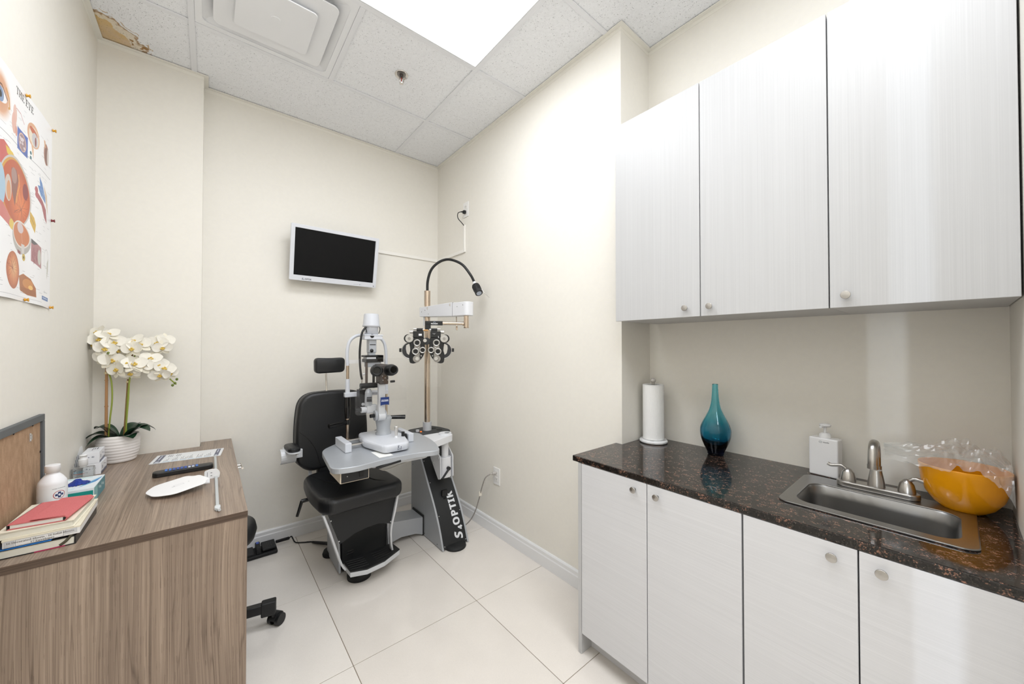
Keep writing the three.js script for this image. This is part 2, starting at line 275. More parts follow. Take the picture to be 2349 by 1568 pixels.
{ const t = thing('air_diffuser', 'white square stepped ceiling air diffuser with round centre cap', 'vent', [-1.2962, H, 0.8533]);
  const m = M(0xf2f3f5, 0.35);
  const cone = (a, b, y0, y1) => { const P = [[-a, y0, -a], [a, y0, -a], [a, y0, a], [-a, y0, a], [-b, y1, -b], [b, y1, -b], [b, y1, b], [-b, y1, b]], g = new THREE.BufferGeometry(), v = [];
    for (const [i, j, k, l] of [[0, 1, 5, 4], [1, 2, 6, 5], [2, 3, 7, 6], [3, 0, 4, 7]]) for (const q of [i, j, k, i, k, l]) v.push(...P[q]); g.setAttribute('position', new THREE.BufferAttribute(new Float32Array(v), 3)); g.computeVertexNormals(); return g; };
  const ms = M(0xf2f3f5, 0.35, 0, { side: THREE.DoubleSide });
  mesh('outer_pan', [cone(0.272, 0.2, 0.004, 0.03)], ms, t);
  mesh('pan_rim', ext((() => { const s = rrect(0.585, 0.585, 0.004); s.holes.push(rrect(0.53, 0.53, 0.03, 0, 0, THREE.Path)); return s; })(), 0.006, 0.001).rotateX(Math.PI / 2).translate(0, 0.008, 0), m, t);
  mesh('pan_top', bx(-0.29, 0.29, 0.031, 0.06, -0.29, 0.29), m, t);
  const plate = (w, y, r) => ext(rrect(w, w, r), 0.006, 0.002, 2, 6).rotateX(Math.PI / 2).translate(0, y + 0.006, 0);
  mesh('deflector_ring', [plate(0.452, -0.008, 0.03), cone(0.19, 0.16, -0.003, 0.024)], ms, t);
  mesh('centre_plate', [plate(0.30, -0.026, 0.02), cone(0.135, 0.12, -0.022, -0.003)], ms, t);
  mesh('centre_cap', cyl([0.0, -0.0285, 0.0], [0.0, -0.0245, 0.0], 0.02, 0.022), m, t);
  for (const [x, z] of [[-1, -1], [1, -1], [1, 1], [-1, 1]]) mesh('spacer_post', cyl([x * 0.11, -0.021, z * 0.11], [x * 0.11, 0.032, z * 0.11], 0.004, 0.004, 8), m, t); }
{ const t = thing('fire_sprinkler', 'small chrome sprinkler head in ceiling tile', 'sprinkler', [-0.688, H + 0.006, 0.856]);
  mesh('escutcheon', lathe([[0.012, 0], [0.03, -0.001], [0.034, -0.005], [0.036, -0.006], [0.037, -0.002], [0.037, 0]]), chrome, t);
  mesh('cup', cyl([0, -0.0005, 0], [0, -0.003, 0], 0.024, 0.024, 28), M(0x8a8682, 0.35, 0.7), t); mesh('body', cyl([0, -0.003, 0], [0, -0.02, 0], 0.011, 0.009), M(0x6b6664, 0.3, 0.9), t);
  mesh('yoke', [tube([[-0.008, -0.016, 0], [-0.014, -0.028, 0], [-0.010, -0.042, 0], [0, -0.05, 0]], 0.0028, 16, 8), tube([[0.008, -0.016, 0], [0.014, -0.028, 0], [0.010, -0.042, 0], [0, -0.05, 0]], 0.0028, 16, 8)], chrome, t);
  mesh('bulb', cyl([0, -0.02, 0], [0, -0.046, 0], 0.0026), M(0xa03020, 0.2), t);
  mesh('deflector', cyl([0, -0.05, 0], [0, -0.054, 0], 0.012, 0.011), chrome, t); }

// ---------------------------------------------------------------- kitchenette: cabinets, counter, sink
const XB = -0.3152, XU = -0.1114, CY = 0.818;
function knob(parent, y, z, x, s = 0.82) { const o = mesh('knob', lathe([[0, 0], [0.006, 0], [0.0055, 0.012], [0.0085, 0.0145], [0.0135, 0.0165], [0.014, 0.0205], [0.0128, 0.0225], [0, 0.023]].map(p => [p[0] * s, p[1] * s]), [0, 0, 0], 28), nickel, parent); o.rotation.z = Math.PI / 2; o.position.set(x, y, z); return o; }
function baseUnit(z0, zm, z1, label, endPanel) {
  const t = thing('base_cabinet', label, 'cabinet');
  mesh('carcass', [bx(XB + 0.021, D - 0.005, 0.09, 0.106, z0 + 0.001, z1 - 0.001), bx(XB + 0.021, XB + 0.036, 0.106, CY - 0.026, z0 + 0.001, z1 - 0.001), bx(XB + 0.036, D - 0.005, 0.106, CY - 0.026, z0 + 0.001, z0 + 0.016), bx(XB + 0.036, D - 0.005, 0.106, CY - 0.026, z1 - 0.016, z1 - 0.001), bx(D - 0.02, D - 0.005, 0.106, CY - 0.026, z0 + 0.016, z1 - 0.016)], gapMat, t);
  mesh('toe_kick', [bx(XB + 0.065, XB + 0.081, 0.0005, 0.09, z0 + 0.001, z1 - 0.001)], lamH, t);
  if (endPanel) mesh('end_panel', [bx(XB, -0.001, 0.0005, CY - 0.025, z0 - 0.016, z0 + 0.001, 0.001, 1)], lamV, t);
  for (const [a, b, kz] of [[z0 + 0.003, zm - 0.0015, zm - 0.047], [zm + 0.0015, z1 - 0.002, zm + 0.041]]) {
    const d = mesh('door', bx(XB, XB + 0.019, 0.087, CY - 0.025, a, b, 0.0015, 1), lamH, t);
    knob(d, 0.7605, kz, XB); }
  return t;
}
baseUnit(1.853, 2.153, 2.456, 'white woodgrain base cabinet with two doors under the paper towel end of counter', true);
baseUnit(2.456, 2.705, ZE - 0.003, 'white woodgrain base cabinet with two doors under the sink', false);
function upperUnit(z0, z1, zs, label) {
  const t = thing('wall_cabinet', label, 'cabinet'), y0 = 1.396, y1 = 2.276;
  mesh('carcass', [bx(XU + 0.02, D - 0.001, y0 + 0.002, y0 + 0.018, z0, z1), bx(XU + 0.02, D - 0.001, y1 - 0.016, y1, z0, z1), bx(XU + 0.02, D - 0.001, y0 + 0.018, y1 - 0.016, z0, z0 + 0.016), bx(XU + 0.02, D - 0.001, y0 + 0.018, y1 - 0.016, z1 - 0.016, z1), bx(D - 0.012, D - 0.001, y0 + 0.018, y1 - 0.016, z0 + 0.016, z1 - 0.016)], lamV, t);
  mesh('carcass_edge', [bx(XU + 0.0192, XU + 0.0215, y0 + 0.003, y1 - 0.003, z0 + 0.003, z1 - 0.003)], gapMat, t);
  for (const [a, b, kz] of zs) { const d = mesh('door', bx(XU, XU + 0.0185, y0, y1, a, b, 0.0015, 1), lamV, t); knob(d, 1.4305, kz, XU); }
}
upperUnit(1.886, 2.623, [[1.886, 2.2528, 2.202], [2.256, 2.6215, 2.291]], 'white woodgrain wall cabinet with two doors above the blue vase');
upperUnit(2.624, ZE - 0.003, [[2.6245, ZE - 0.004, 2.661]], 'white woodgrain single door wall cabinet above the sink');
// countertop with cut-out for the sink
{ const s = poly([[-0.2966 - 0.02, 1.8074, 0.004], [0, 1.8074], [0, ZR], [D, ZR], [D, ZE], [-0.2966 - 0.02, ZE]]);
  const hole = rrect(0.30, 0.356, 0.03, -0.022, 2.70, THREE.Path); s.holes.push(hole);
  const g = uvm(flat(s, 0.024, CY, 0.003, 2)); one('granite_countertop', g.translate(0, 0, 0), granite, 'dark brown speckled granite countertop along the recess', 'countertop'); }
{ const t = thing('kitchen_sink', 'small brushed steel drop-in sink with rounded bowl', 'sink', [0, CY, 0]);
  const rim = rrect(0.34, 0.384, 0.03, -0.02, 2.70); rim.holes.push(rrect(0.222, 0.322, 0.045, -0.045, 2.703, THREE.Path));
  mesh('rim', flat(rim, 0.005, 0.0055, 0.002, 2, 8), steel, t);
  // bowl: rounded rectangles lofted downwards
  const rings = [[0.226, 0.326, 0.047, 0.0035], [0.216, 0.316, 0.046, -0.004], [0.208, 0.308, 0.046, -0.03], [0.198, 0.296, 0.05, -0.11], [0.184, 0.280, 0.05, -0.132], [0.15, 0.24, 0.05, -0.14], [0.02, 0.02, 0.01, -0.145]];
  const R = rings.map(([w, h, r, y]) => rrect(w, h, r).getSpacedPoints(72).slice(0, 72).map(p => [p.x - 0.045, y, p.y + 2.703])), v = [], n = 72;
  for (let i = 0; i < R.length - 1; i++) for (let k = 0; k < n; k++) { const a = R[i][k], b = R[i][(k + 1) % n], c = R[i + 1][(k + 1) % n], d = R[i + 1][k]; v.push(...a, ...b, ...c, ...a, ...c, ...d); }
  let g = new THREE.BufferGeometry(); g.setAttribute('position', new THREE.BufferAttribute(new Float32Array(v), 3)); g.computeVertexNormals(); g = crease(g, 0.9);
  mesh('bowl', g, M(0x8f8e8d, 0.34, 1, { side: THREE.DoubleSide }), t);
  mesh('drain', lathe([[0, 0.002], [0.012, 0.002], [0.03, 0.004], [0.034, 0.001]], [-0.045, -0.144, 2.703]), chrome, t); }
{ const t = thing('faucet', 'brushed nickel two-handle faucet behind the sink bowl', 'faucet', [0.112, CY + 0.0055, 2.695]);
  mesh('base_plate', flat(rrect(0.05, 0.19, 0.025), 0.018, 0.018, 0.004, 3), nickel, t);
  mesh('spout_base', lathe([[0.021, 0.016], [0.020, 0.03], [0.014, 0.066], [0.0125, 0.076]], [0, 0, 0]), nickel, t);
  mesh('spout', [tube([[0, 0.07, 0], [0.0, 0.11, 0], [-0.004, 0.138, 0], [-0.028, 0.158, 0], [-0.058, 0.15, 0], [-0.072, 0.118, 0], [-0.074, 0.098, 0]], 0.0115, 40, 16), cyl([0, 0.072, 0], [0, 0.083, 0], 0.0135), cyl([-0.074, 0.1, 0], [-0.074, 0.088, 0], 0.0125)], nickel, t);
  mesh('collar', cyl([0, 0.064, 0], [0, 0.073, 0], 0.0137), M(0xc9c6c0, 0.6), t);
  for (const s of [-1, 1]) { const h = mesh('lever', [lathe([[0.020, 0], [0.0195, 0.01], [0.016, 0.028], [0.008, 0.040], [0, 0.043]]).translate(0, 0.016, s * 0.066), tube([[0, 0.05, s * 0.066], [0, 0.062, s * 0.082], [0, 0.060, s * 0.098], [0, 0.058, s * 0.11], [0.0, 0.062, s * 0.118]], 0.0055, 24, 10)], nickel, t); } }
// paper towel
{ const t = thing('paper_towel_holder', 'marble paper towel stand with ball finial holding a white roll', 'holder', [0.152, CY, 1.917]);
  const marble = M(0xffffff, 0.2, 0, { map: tex(256, 256, (u, v) => { const n = fbm(N1, u, v, 4, 4, 4), l = Math.abs(fbm(N2, u, v, 5, 3, 4) - 0.5); const c = 232 - (l < 0.05 ? 40 * (1 - l / 0.05) : 0) + n * 10 - 5; return [c, c, c]; }, [1, 1]) });
  mesh('base', lathe([[0, 0.0005], [0.06, 0.0005], [0.0645, 0.004], [0.0645, 0.011], [0.060, 0.016], [0, 0.016]], [0, 0, 0], 48), marble, t);
  mesh('rod', cyl([0, 0.016, 0], [0, 0.29, 0], 0.007), nickel, t);
  mesh('finial', ball([0, 0.299, 0], 0.0125), M(0xb9b4ae, 0.25), t); }
{ const tt = tex(512, 512, (u, v) => { const n = N1(u * 60, v * 60, 60, 60), q = Math.abs(Math.sin((u * 20 + n * 0.5) * 6.28) * Math.sin((v * 26 + n * 0.5) * 6.28)); const c = 150 + q * 105; return [c, c, c]; }, [1, 1], false);
  const t = thing('paper_towel_roll', 'white quilted paper towel roll on the marble stand', 'paper towel', [0.152, CY + 0.0165, 1.917]);
  const m = M(0xf7f7f5, 0.9, 0, { bumpMap: tt, bumpScale: 0.0015 });
  mesh('roll', lathe([[0.02, 0], [0.047, 0], [0.0488, 0.002], [0.0488, 0.262], [0.047, 0.264], [0.02, 0.264], [0.02, 0]], [0, 0, 0], 56), m, t);
  // loose sheet end standing off the roll
  const P = []; for (let i = 0; i <= 10; i++) { const a = -0.5 + i * 0.1, r = 0.0492 + (i / 10) ** 2 * 0.009; P.push([r * Math.sin(a + 1.9), r * Math.cos(a + 1.9)]); }
  const v = []; for (let i = 0; i < 10; i++) { const [a, b] = P[i], [c, d] = P[i + 1], fl = 1 + i * 0.0012, y0 = 0.003, y1 = 0.262; v.push(a, y0, b, c, y0, d, c, y1, d, a, y0, b, c, y1, d, a, y1, b); }
  const g = new THREE.BufferGeometry(); g.setAttribute('position', new THREE.BufferAttribute(new Float32Array(v), 3)); g.computeVertexNormals();
  mesh('loose_sheet', g, M(0xf4f4f2, 0.9, 0, { side: THREE.DoubleSide }), t); }
// blue glass vase
{ const out = [[0, 0], [0.026, 0], [0.031, 0.004], [0.034, 0.016], [0.046, 0.042], [0.056, 0.07], [0.0595, 0.096], [0.058, 0.116], [0.050, 0.138], [0.037, 0.164], [0.024, 0.192], [0.0165, 0.222], [0.0132, 0.255], [0.0115, 0.285], [0.0112, 0.303]];
  const inn = [[0.0095, 0.303], [0.0098, 0.285], [0.0115, 0.255], [0.0145, 0.222], [0.0215, 0.193], [0.034, 0.166], [0.046, 0.14], [0.053, 0.117], [0.0545, 0.096], [0.050, 0.072], [0.038, 0.05], [0.02, 0.038], [0, 0.034]];
  const prof = []; const spl = (a, n) => new THREE.SplineCurve(a.map(p => new THREE.Vector2(...p))).getPoints(n).map(p => [Math.max(0, p.x), p.y]);
  prof.push([0, 0], ...spl(out.slice(1), 60), ...spl(inn, 50));
  const g = lathe(prof, [0, 0, 0], 64), glass = M(0xffffff, 0.02, 0, { transmission: 1, thickness: 0.01, ior: 1.5, attenuationColor: new THREE.Color(0.012, 0.36, 0.54), attenuationDistance: 0.0095, specularIntensity: 1 });
  const o = one('glass_vase', g, glass, 'tall turquoise glass bottle vase on granite counter', 'vase'); o.position.set(0.163, CY + 0.0005, 2.197); }
// soap dispenser
{ const t = thing('soap_dispenser', 'white square soap pump bottle beside the sink', 'soap dispenser', [0.199, CY + 0.0005, 2.556], -0.12);
  const gl = M(0xf3f3f4, 0.12, 0, { clearcoat: 0.6, clearcoatRoughness: 0.1 });
  mesh('bottle', bx(-0.022, 0.022, 0, 0.136, -0.042, 0.042, 0.005, 3), gl, t);
  mesh('collar', lathe([[0.0165, 0.135], [0.0165, 0.148], [0.012, 0.152], [0.006, 0.154]]), whitePlastic, t);
  mesh('pump', [cyl([0, 0.15, 0], [0, 0.176, 0], 0.0045), lathe([[0, 0.187], [0.014, 0.185], [0.017, 0.181], [0.015, 0.176], [0, 0.175]]), cyl([0, 0.18, 0], [-0.03, 0.176, -0.004], 0.005, 0.004)], whitePlastic, t);
  print('bottle_print', 0.034, 0.012, 256, (g, w, h) => { g.strokeStyle = '#b9bbbd'; g.fillStyle = '#d6d8da'; g.lineWidth = 5; g.beginPath(); g.ellipse(45, h / 2, 36, 28, 0, 0, 7); g.fill(); g.stroke(); g.fillStyle = '#6a6a6c'; g.font = 'bold 48px sans-serif'; g.fillText('mode', 100, h / 2 + 16); }, t, [-0.0223, 0.122, 0.004], [0, -Math.PI / 2, 0]); }
// orange bowl with a clear plastic bag laid over it
{ const bowlC = [0.136, CY + 0.0005, 2.869];
  const t = one('mixing_bowl', lathe([[0, 0], [0.036, 0], [0.040, 0.003], [0.058, 0.018], [0.074, 0.044], [0.082, 0.075], [0.0855, 0.108], [0.087, 0.122], [0.0855, 0.1245], [0.0835, 0.122], [0.081, 0.1], [0.078, 0.075], [0.070, 0.048], [0.055, 0.024], [0.036, 0.008], [0, 0.007]], [0, 0, 0], 64), M(0xf0a010, 0.16), 'glossy orange yellow mixing bowl on counter corner', 'bowl'); t.position.set(...bowlC);
  const nx = 46, ny = 34, v = [], P = [];
  for (let j = 0; j <= ny; j++) for (let i = 0; i <= nx; i++) {
    const u = i / nx * 2 - 1, w = j / ny * 2 - 1;                     // u along z (towards the wall), w along x
    const r = Math.hypot(u * 0.95, w); const n = (fbm(N1, (u + 1) / 2, (w + 1) / 2, 9, 9, 3) - 0.5), f = (fbm(N2, (u + 1) / 2, (w + 1) / 2, 5, 22, 3) - 0.5);
    let z = u * 0.083, x = w * 0.090, y = 0.131 + 0.052 * (1 - r * r * 0.85) + n * 0.045 + f * 0.028 + (fbm(N3, (u + 1) / 2, (w + 1) / 2, 16, 30, 2) - 0.5) * 0.012;
    if (r > 0.9) y -= (r - 0.9) * 0.05;
    if (u < -0.15) { const k = (-0.15 - u) / 0.85; z -= k * k * 0.075; x *= 1 - 0.72 * k * k; y = y * (1 - k * k * 0.55) + (0.149 + f * 0.012) * k * k * 0.55 + k * k * k * 0.008; }
    if (Math.hypot(x, z) < 0.089) y = Math.max(y, 0.1275);
    P.push([x, y, z]); }
  for (let j = 0; j < ny; j++) for (let i = 0; i < nx; i++) { const a = j * (nx + 1) + i, q = [a, a + 1, a + nx + 2, a, a + nx + 2, a + nx + 1]; for (const k of q) v.push(...P[k]); }
  const g = new THREE.BufferGeometry(); g.setAttribute('position', new THREE.BufferAttribute(new Float32Array(v), 3)); g.computeVertexNormals();
  const o = one('plastic_bag', g, M(0xf8f8f6, 0.1, 0, { transmission: 0.8, thickness: 0, ior: 1.5, side: THREE.DoubleSide }), 'crumpled clear plastic bag draped over the orange bowl', 'plastic bag'); o.position.set(...bowlC); }

// ---------------------------------------------------------------- desk
const DY = 0.716, DX = -1.415, DZ = 1.292;
{ const t = thing('desk', 'grey brown woodgrain desk against the poster wall', 'desk');
  const s = poly([[XL + 0.002, ZC + 0.002], [XC + 0.002, ZC + 0.002], [XC + 0.002, 0.004], [DX, 0.004], [DX, DZ], [XL + 0.002, DZ]]);
  mesh('desktop', uvm(flat(s, 0.022, DY, 0.0006, 1)), woodMat, t);
  mesh('edge_band', bx(XL + 0.002, DX, DY - 0.022, DY - 0.0008, DZ, DZ + 0.001), woodEdge, t);
  mesh('end_panel', bx(XL + 0.002, DX - 0.001, 0.001, DY - 0.022, DZ - 0.022, DZ - 0.001), woodMat, t);
  mesh('back_panel', bx(XL + 0.016, XL + 0.032, 0.14, DY - 0.022, ZC + 0.03, DZ - 0.023), woodMat, t);
  mesh('far_panel', bx(XL + 0.034, DX - 0.03, 0.001, DY - 0.022, ZC + 0.03, ZC + 0.05), woodMat, t);
  const dr = mesh('drawer', [bx(DX - 0.4, DX - 0.02, 0.60, DY - 0.026, 0.3, 0.95), bx(DX - 0.019, DX - 0.001, 0.592, DY - 0.024, 0.28, 0.97, 0.001, 1)], woodMat, t);
  mesh('handle', [cyl([DX - 0.001, 0.686, 0.555], [DX + 0.022, 0.686, 0.555], 0.0035), cyl([DX - 0.001, 0.686, 0.605], [DX + 0.022, 0.686, 0.605], 0.0035), cyl([DX + 0.022, 0.686, 0.535], [DX + 0.022, 0.686, 0.625], 0.0045)], chrome, dr); }

// ---------------------------------------------------------------- on the desk
// orchid in ribbed pot
{ const t = thing('potted_orchid', 'white artificial orchid with two bamboo stakes in ribbed ceramic pot', 'orchid', [-1.868, DY + 0.0005, 0.205]);
  const prof = [[0, 0], [0.058, 0]]; for (let i = 0; i <= 70; i++) { const y = i / 70 * 0.128, r = 0.062 + 0.014 * Math.sin(Math.min(1, y / 0.085) * Math.PI / 2) - (y > 0.1 ? (y - 0.1) * 0.10 : 0); prof.push([r + 0.0016 * Math.abs(Math.sin(y / 0.0142 * Math.PI)), y + 0.002]); }
  prof.push([0.071, 0.132], [0.068, 0.128], [0.068, 0.108], [0, 0.108]);
  mesh('pot', lathe(prof, [0, 0, 0], 64), M(0xf1ece8, 0.35), t);
  mesh('moss', lathe([[0.068, 0.109], [0.05, 0.116], [0.02, 0.119], [0, 0.118]], [0, 0, 0], 32), M(0x23221f, 0.95), t);
  const bam = M(0xb08357, 0.5), bam2 = M(0x8e6a3c, 0.5), green = M(0x8d9a3c, 0.5), leafM = M(0x1c3a26, 0.32, 0, { side: THREE.DoubleSide }), tie = M(0xe4d3a8, 0.7);
  const stakeA = mesh('bamboo_stake', [cyl([-0.039, 0.11, 0.02], [-0.042, 0.475, 0.01], 0.0058, 0.005, 12), cyl([-0.0405, 0.272, 0.015], [-0.0405, 0.278, 0.015], 0.0068), cyl([-0.042, 0.40, 0.012], [-0.042, 0.404, 0.012], 0.0062)], bam, t);
  mesh('tie', cyl([-0.042, 0.432, 0.011], [-0.042, 0.442, 0.011], 0.0072), tie, stakeA);
  const stakeB = mesh('bamboo_stake', [cyl([0.024, 0.11, 0.03], [0.034, 0.40, 0.02], 0.0056, 0.0052, 12), cyl([0.034, 0.40, 0.02], [0.044, 0.545, 0.0], 0.0052, 0.0048, 12)], bam2, t);
  mesh('tie', cyl([0.033, 0.385, 0.021], [0.034, 0.395, 0.02], 0.0075), tie, stakeB);
  mesh('stem', tube([[-0.03, 0.11, 0.03], [-0.026, 0.2, 0.035], [-0.019, 0.30, 0.035], [-0.022, 0.39, 0.03], [-0.036, 0.45, 0.02], [-0.05, 0.52, 0.01], [-0.06, 0.60, 0.0]], 0.0032, 50, 8), green, t);
  mesh('stem', tube([[0.03, 0.11, 0.035], [0.031, 0.25, 0.033], [0.040, 0.41, 0.03], [0.055, 0.52, 0.02], [0.10, 0.565, 0.01], [0.15, 0.575, 0.0]], 0.0032, 50, 8), green, t);
  mesh('stem', tube([[0.028, 0.11, 0.04], [0.036, 0.30, 0.036], [0.045, 0.43, 0.035], [0.09, 0.46, 0.03], [0.15, 0.44, 0.02], [0.19, 0.39, 0.015], [0.21, 0.365, 0.01]], 0.003, 50, 8), green, t);
  // strap leaves
  const leaf = (len, wid, droop, up, yaw, base) => { const nu = 12, nv = 6, v = [], P = []; for (let i = 0; i <= nu; i++) for (let j = 0; j <= nv; j++) { const u = i / nu, k = j / nv * 2 - 1, wd = wid * 1.6 * Math.pow(Math.sin(Math.PI * Math.min(1, u * 0.88 + 0.1)), 0.7) * (u > 0.96 ? 0.45 : 1); P.push([u * len, up * Math.sin(u * Math.PI * 0.6) - droop * u * u + Math.abs(k) * wd * 0.28, k * wd]); }
    for (let i = 0; i < nu; i++) for (let j = 0; j < nv; j++) { const a = i * (nv + 1) + j; for (const q of [a, a + 1, a + nv + 2, a, a + nv + 2, a + nv + 1]) v.push(...P[q]); }
    const g = new THREE.BufferGeometry(); g.setAttribute('position', new THREE.BufferAttribute(new Float32Array(v), 3)); g.rotateY(yaw).translate(...base); g.computeVertexNormals(); return crease(g, 1.2); };
  for (const a of [[0.115, 0.024, 0.05, 0.075, 0.25, [0.022, 0.112, 0.03]], [0.105, 0.024, 0.03, 0.065, -0.5, [0.026, 0.112, 0.03]], [0.075, 0.020, 0.02, 0.03, -1.0, [0.02, 0.11, 0.03]], [0.085, 0.02, 0.0, 0.06, 0.9, [0.015, 0.112, 0.02]],
    [0.10, 0.021, 0.045, 0.055, 3.0, [-0.012, 0.112, 0.03]], [0.09, 0.02, 0.055, 0.04, 3.45, [-0.012, 0.112, 0.03]], [0.10, 0.02, 0.02, 0.075, 2.6, [0.0, 0.112, 0.02]], [0.085, 0.018, 0.01, 0.07, 3.2, [0.012, 0.114, 0.025]]]) mesh('leaf', leaf(...a), leafM, t);
  // blossoms: two broad petals, three sepals, a lip
  const petM = M(0xfaf6ea, 0.7, 0, { side: THREE.DoubleSide }), lipM = M(0xe3c25e, 0.6), sepM = M(0xf5efdc, 0.7, 0, { side: THREE.DoubleSide });
  const petal = (len, wid, cup) => { const nu = 7, nv = 6, v = [], P = []; for (let i = 0; i <= nu; i++) for (let j = 0; j <= nv; j++) { const u = i / nu, k = j / nv * 2 - 1, wd = wid * Math.sqrt(Math.max(0.01, Math.sin(Math.PI * (0.06 + u * 0.9)))); P.push([u * len + 0.0035 * (1 - k * k) * (u > 0.9 ? 1 : 0), k * wd, cup * (u * u - 0.2 * u) + 0.12 * wd * k * k]); }
    for (let i = 0; i < nu; i++) for (let j = 0; j < nv; j++) { const a = i * (nv + 1) + j; for (const q of [a, a + 1, a + nv + 2, a, a + nv + 2, a + nv + 1]) v.push(...P[q]); } const g = new THREE.BufferGeometry(); g.setAttribute('position', new THREE.BufferAttribute(new Float32Array(v), 3)); g.computeVertexNormals(); return crease(g, 1.2); };
  const gBig = petal(0.040, 0.025, 0.010), gSep = petal(0.038, 0.014, -0.006), gLip = join([ball([0, -0.006, 0.006], 0.005, 1, 1.1, 0.9, 10), ball([0.006, -0.003, 0.006], 0.0045, 1, 1, 1, 8), ball([-0.006, -0.003, 0.006], 0.0045, 1, 1, 1, 8), ball([0, 0.003, 0.006], 0.004, 1, 1, 1, 8)]);
  const fl = [[-0.075, 0.635, 0.0, -0.6, 0.6, 1], [-0.035, 0.625, 0.03, 0.1, 0.8, 1], [-0.062, 0.60, 0.035, -0.3, 0.3, 1.05], [-0.015, 0.585, 0.04, 0.5, 0.25, 1.05], [-0.04, 0.555, 0.05, -0.1, 0.1, 1.05], [-0.085, 0.575, 0.01, -1.0, 0.0, 0.95], [-0.02, 0.50, 0.045, 0.35, 0.0, 1.1], [-0.05, 0.505, 0.04, -0.5, -0.2, 1.0], [-0.005, 0.545, 0.02, 0.9, 0.1, 0.9],
    [0.05, 0.592, 0.02, -0.2, 0.75, 1.05], [0.075, 0.575, 0.035, 0.1, 0.45, 1.05], [0.05, 0.555, 0.05, -0.3, 0.15, 1.0], [0.135, 0.585, 0.02, 0.2, 0.1, 1.0], [0.165, 0.60, 0.0, 0.7, 0.3, 0.95], [0.155, 0.56, 0.02, 0.4, -0.2, 0.95],
    [0.03, 0.485, 0.055, -0.4, 0.3, 1.0], [0.0, 0.455, 0.06, -0.6, 0.0, 1.05], [0.06, 0.48, 0.065, 0.1, 0.5, 1.1], [0.085, 0.47, 0.06, 0.3, 0.2, 1.05], [0.045, 0.435, 0.055, -0.1, -0.5, 1.0], [0.115, 0.505, 0.04, 0.2, 0.5, 1.0], [0.14, 0.475, 0.045, 0.4, 0.2, 1.0], [0.165, 0.455, 0.045, 0.5, 0.1, 1.05], [0.15, 0.42, 0.045, 0.1, -0.4, 1.0], [0.185, 0.425, 0.03, 0.8, -0.1, 0.9]];
  for (const [x, y, z, yaw, pit, sc] of fl) { const f = new THREE.Group(); f.name = 'blossom'; t.add(f); f.position.set(x, y, z); f.rotation.set(-pit, yaw - 0.15, (rnd() - 0.5) * 0.7); f.scale.setScalar(sc * 1.05);
    for (const a of [0.25, Math.PI - 0.25]) { const p = mesh('petal', gBig, petM, f); p.rotation.z = a; }
    for (const a of [Math.PI / 2, -0.95, Math.PI + 0.95]) { const p = mesh('sepal', gSep, sepM, f); p.rotation.z = a; p.position.z = -0.002; }
    mesh('lip', gLip, lipM, f); }
  const bud = M(0x6b7a30, 0.5); for (const p of [[0.205, 0.372, 0.01], [0.212, 0.392, 0.005], [0.196, 0.362, 0.014], [-0.03, 0.535, 0.055]]) mesh('bud', ball(p, 0.006, 1, 1.2, 1, 12), bud, t); }
// framed picture leaning on the wall, its back turned to the room
{ const t = thing('picture_frame', 'grey picture frame leaning on wall with its brown backboard showing', 'picture frame', [-1.9545, DY + 0.0005, 1.115]); t.rotation.z = 0.012;
  const kraft = M(0xffffff, 0.85, 0, { map: tex(256, 256, (u, v) => { const n = fbm(N1, u, v, 30, 12, 4) * 36 - 18 + N2(u * 200, v * 200, 200, 200) * 14; return [166 + n, 134 + n, 104 + n]; }, [0.3, 0.3]) });
  const h = 0.335, L = 0.262, gm = M(0x55595c, 0.5);
  for (const [a, b, c, d] of [[0, 0.022, -L, L], [h - 0.022, h, -L, L], [0.022, h - 0.022, -L, -L + 0.022], [0.022, h - 0.022, L - 0.022, L]]) mesh('frame_rail', bx(-0.017, 0.0, a, b, c, d, 0.0015, 1), gm, t);
  mesh('backboard', bx(-0.012, -0.006, 0.02, h - 0.02, -L + 0.02, L - 0.02), kraft, t);
  const hg = mesh('hanger', [bx(-0.006, -0.0045, 0.262, 0.288, -0.155, -0.143), bx(-0.0045, -0.0035, 0.267, 0.283, -0.160, -0.156)], screwMat, t); mesh('hanger_screw', ball([-0.004, 0.284, -0.149], 0.003, 0.5, 1, 1, 8), chrome, hg); mesh('hanger_screw', ball([-0.004, 0.266, -0.149], 0.003, 0.5, 1, 1, 8), chrome, hg);
  for (const [y, z] of [[h - 0.024, -0.17], [h - 0.024, -0.02], [h - 0.024, 0.12], [0.21, -L + 0.024], [0.1, -L + 0.024]]) mesh('clip_tab', bx(-0.006, -0.004, y - 0.003, y + 0.003, z - 0.003, z + 0.003), M(0x33312f, 0.5, 0.6), t); }
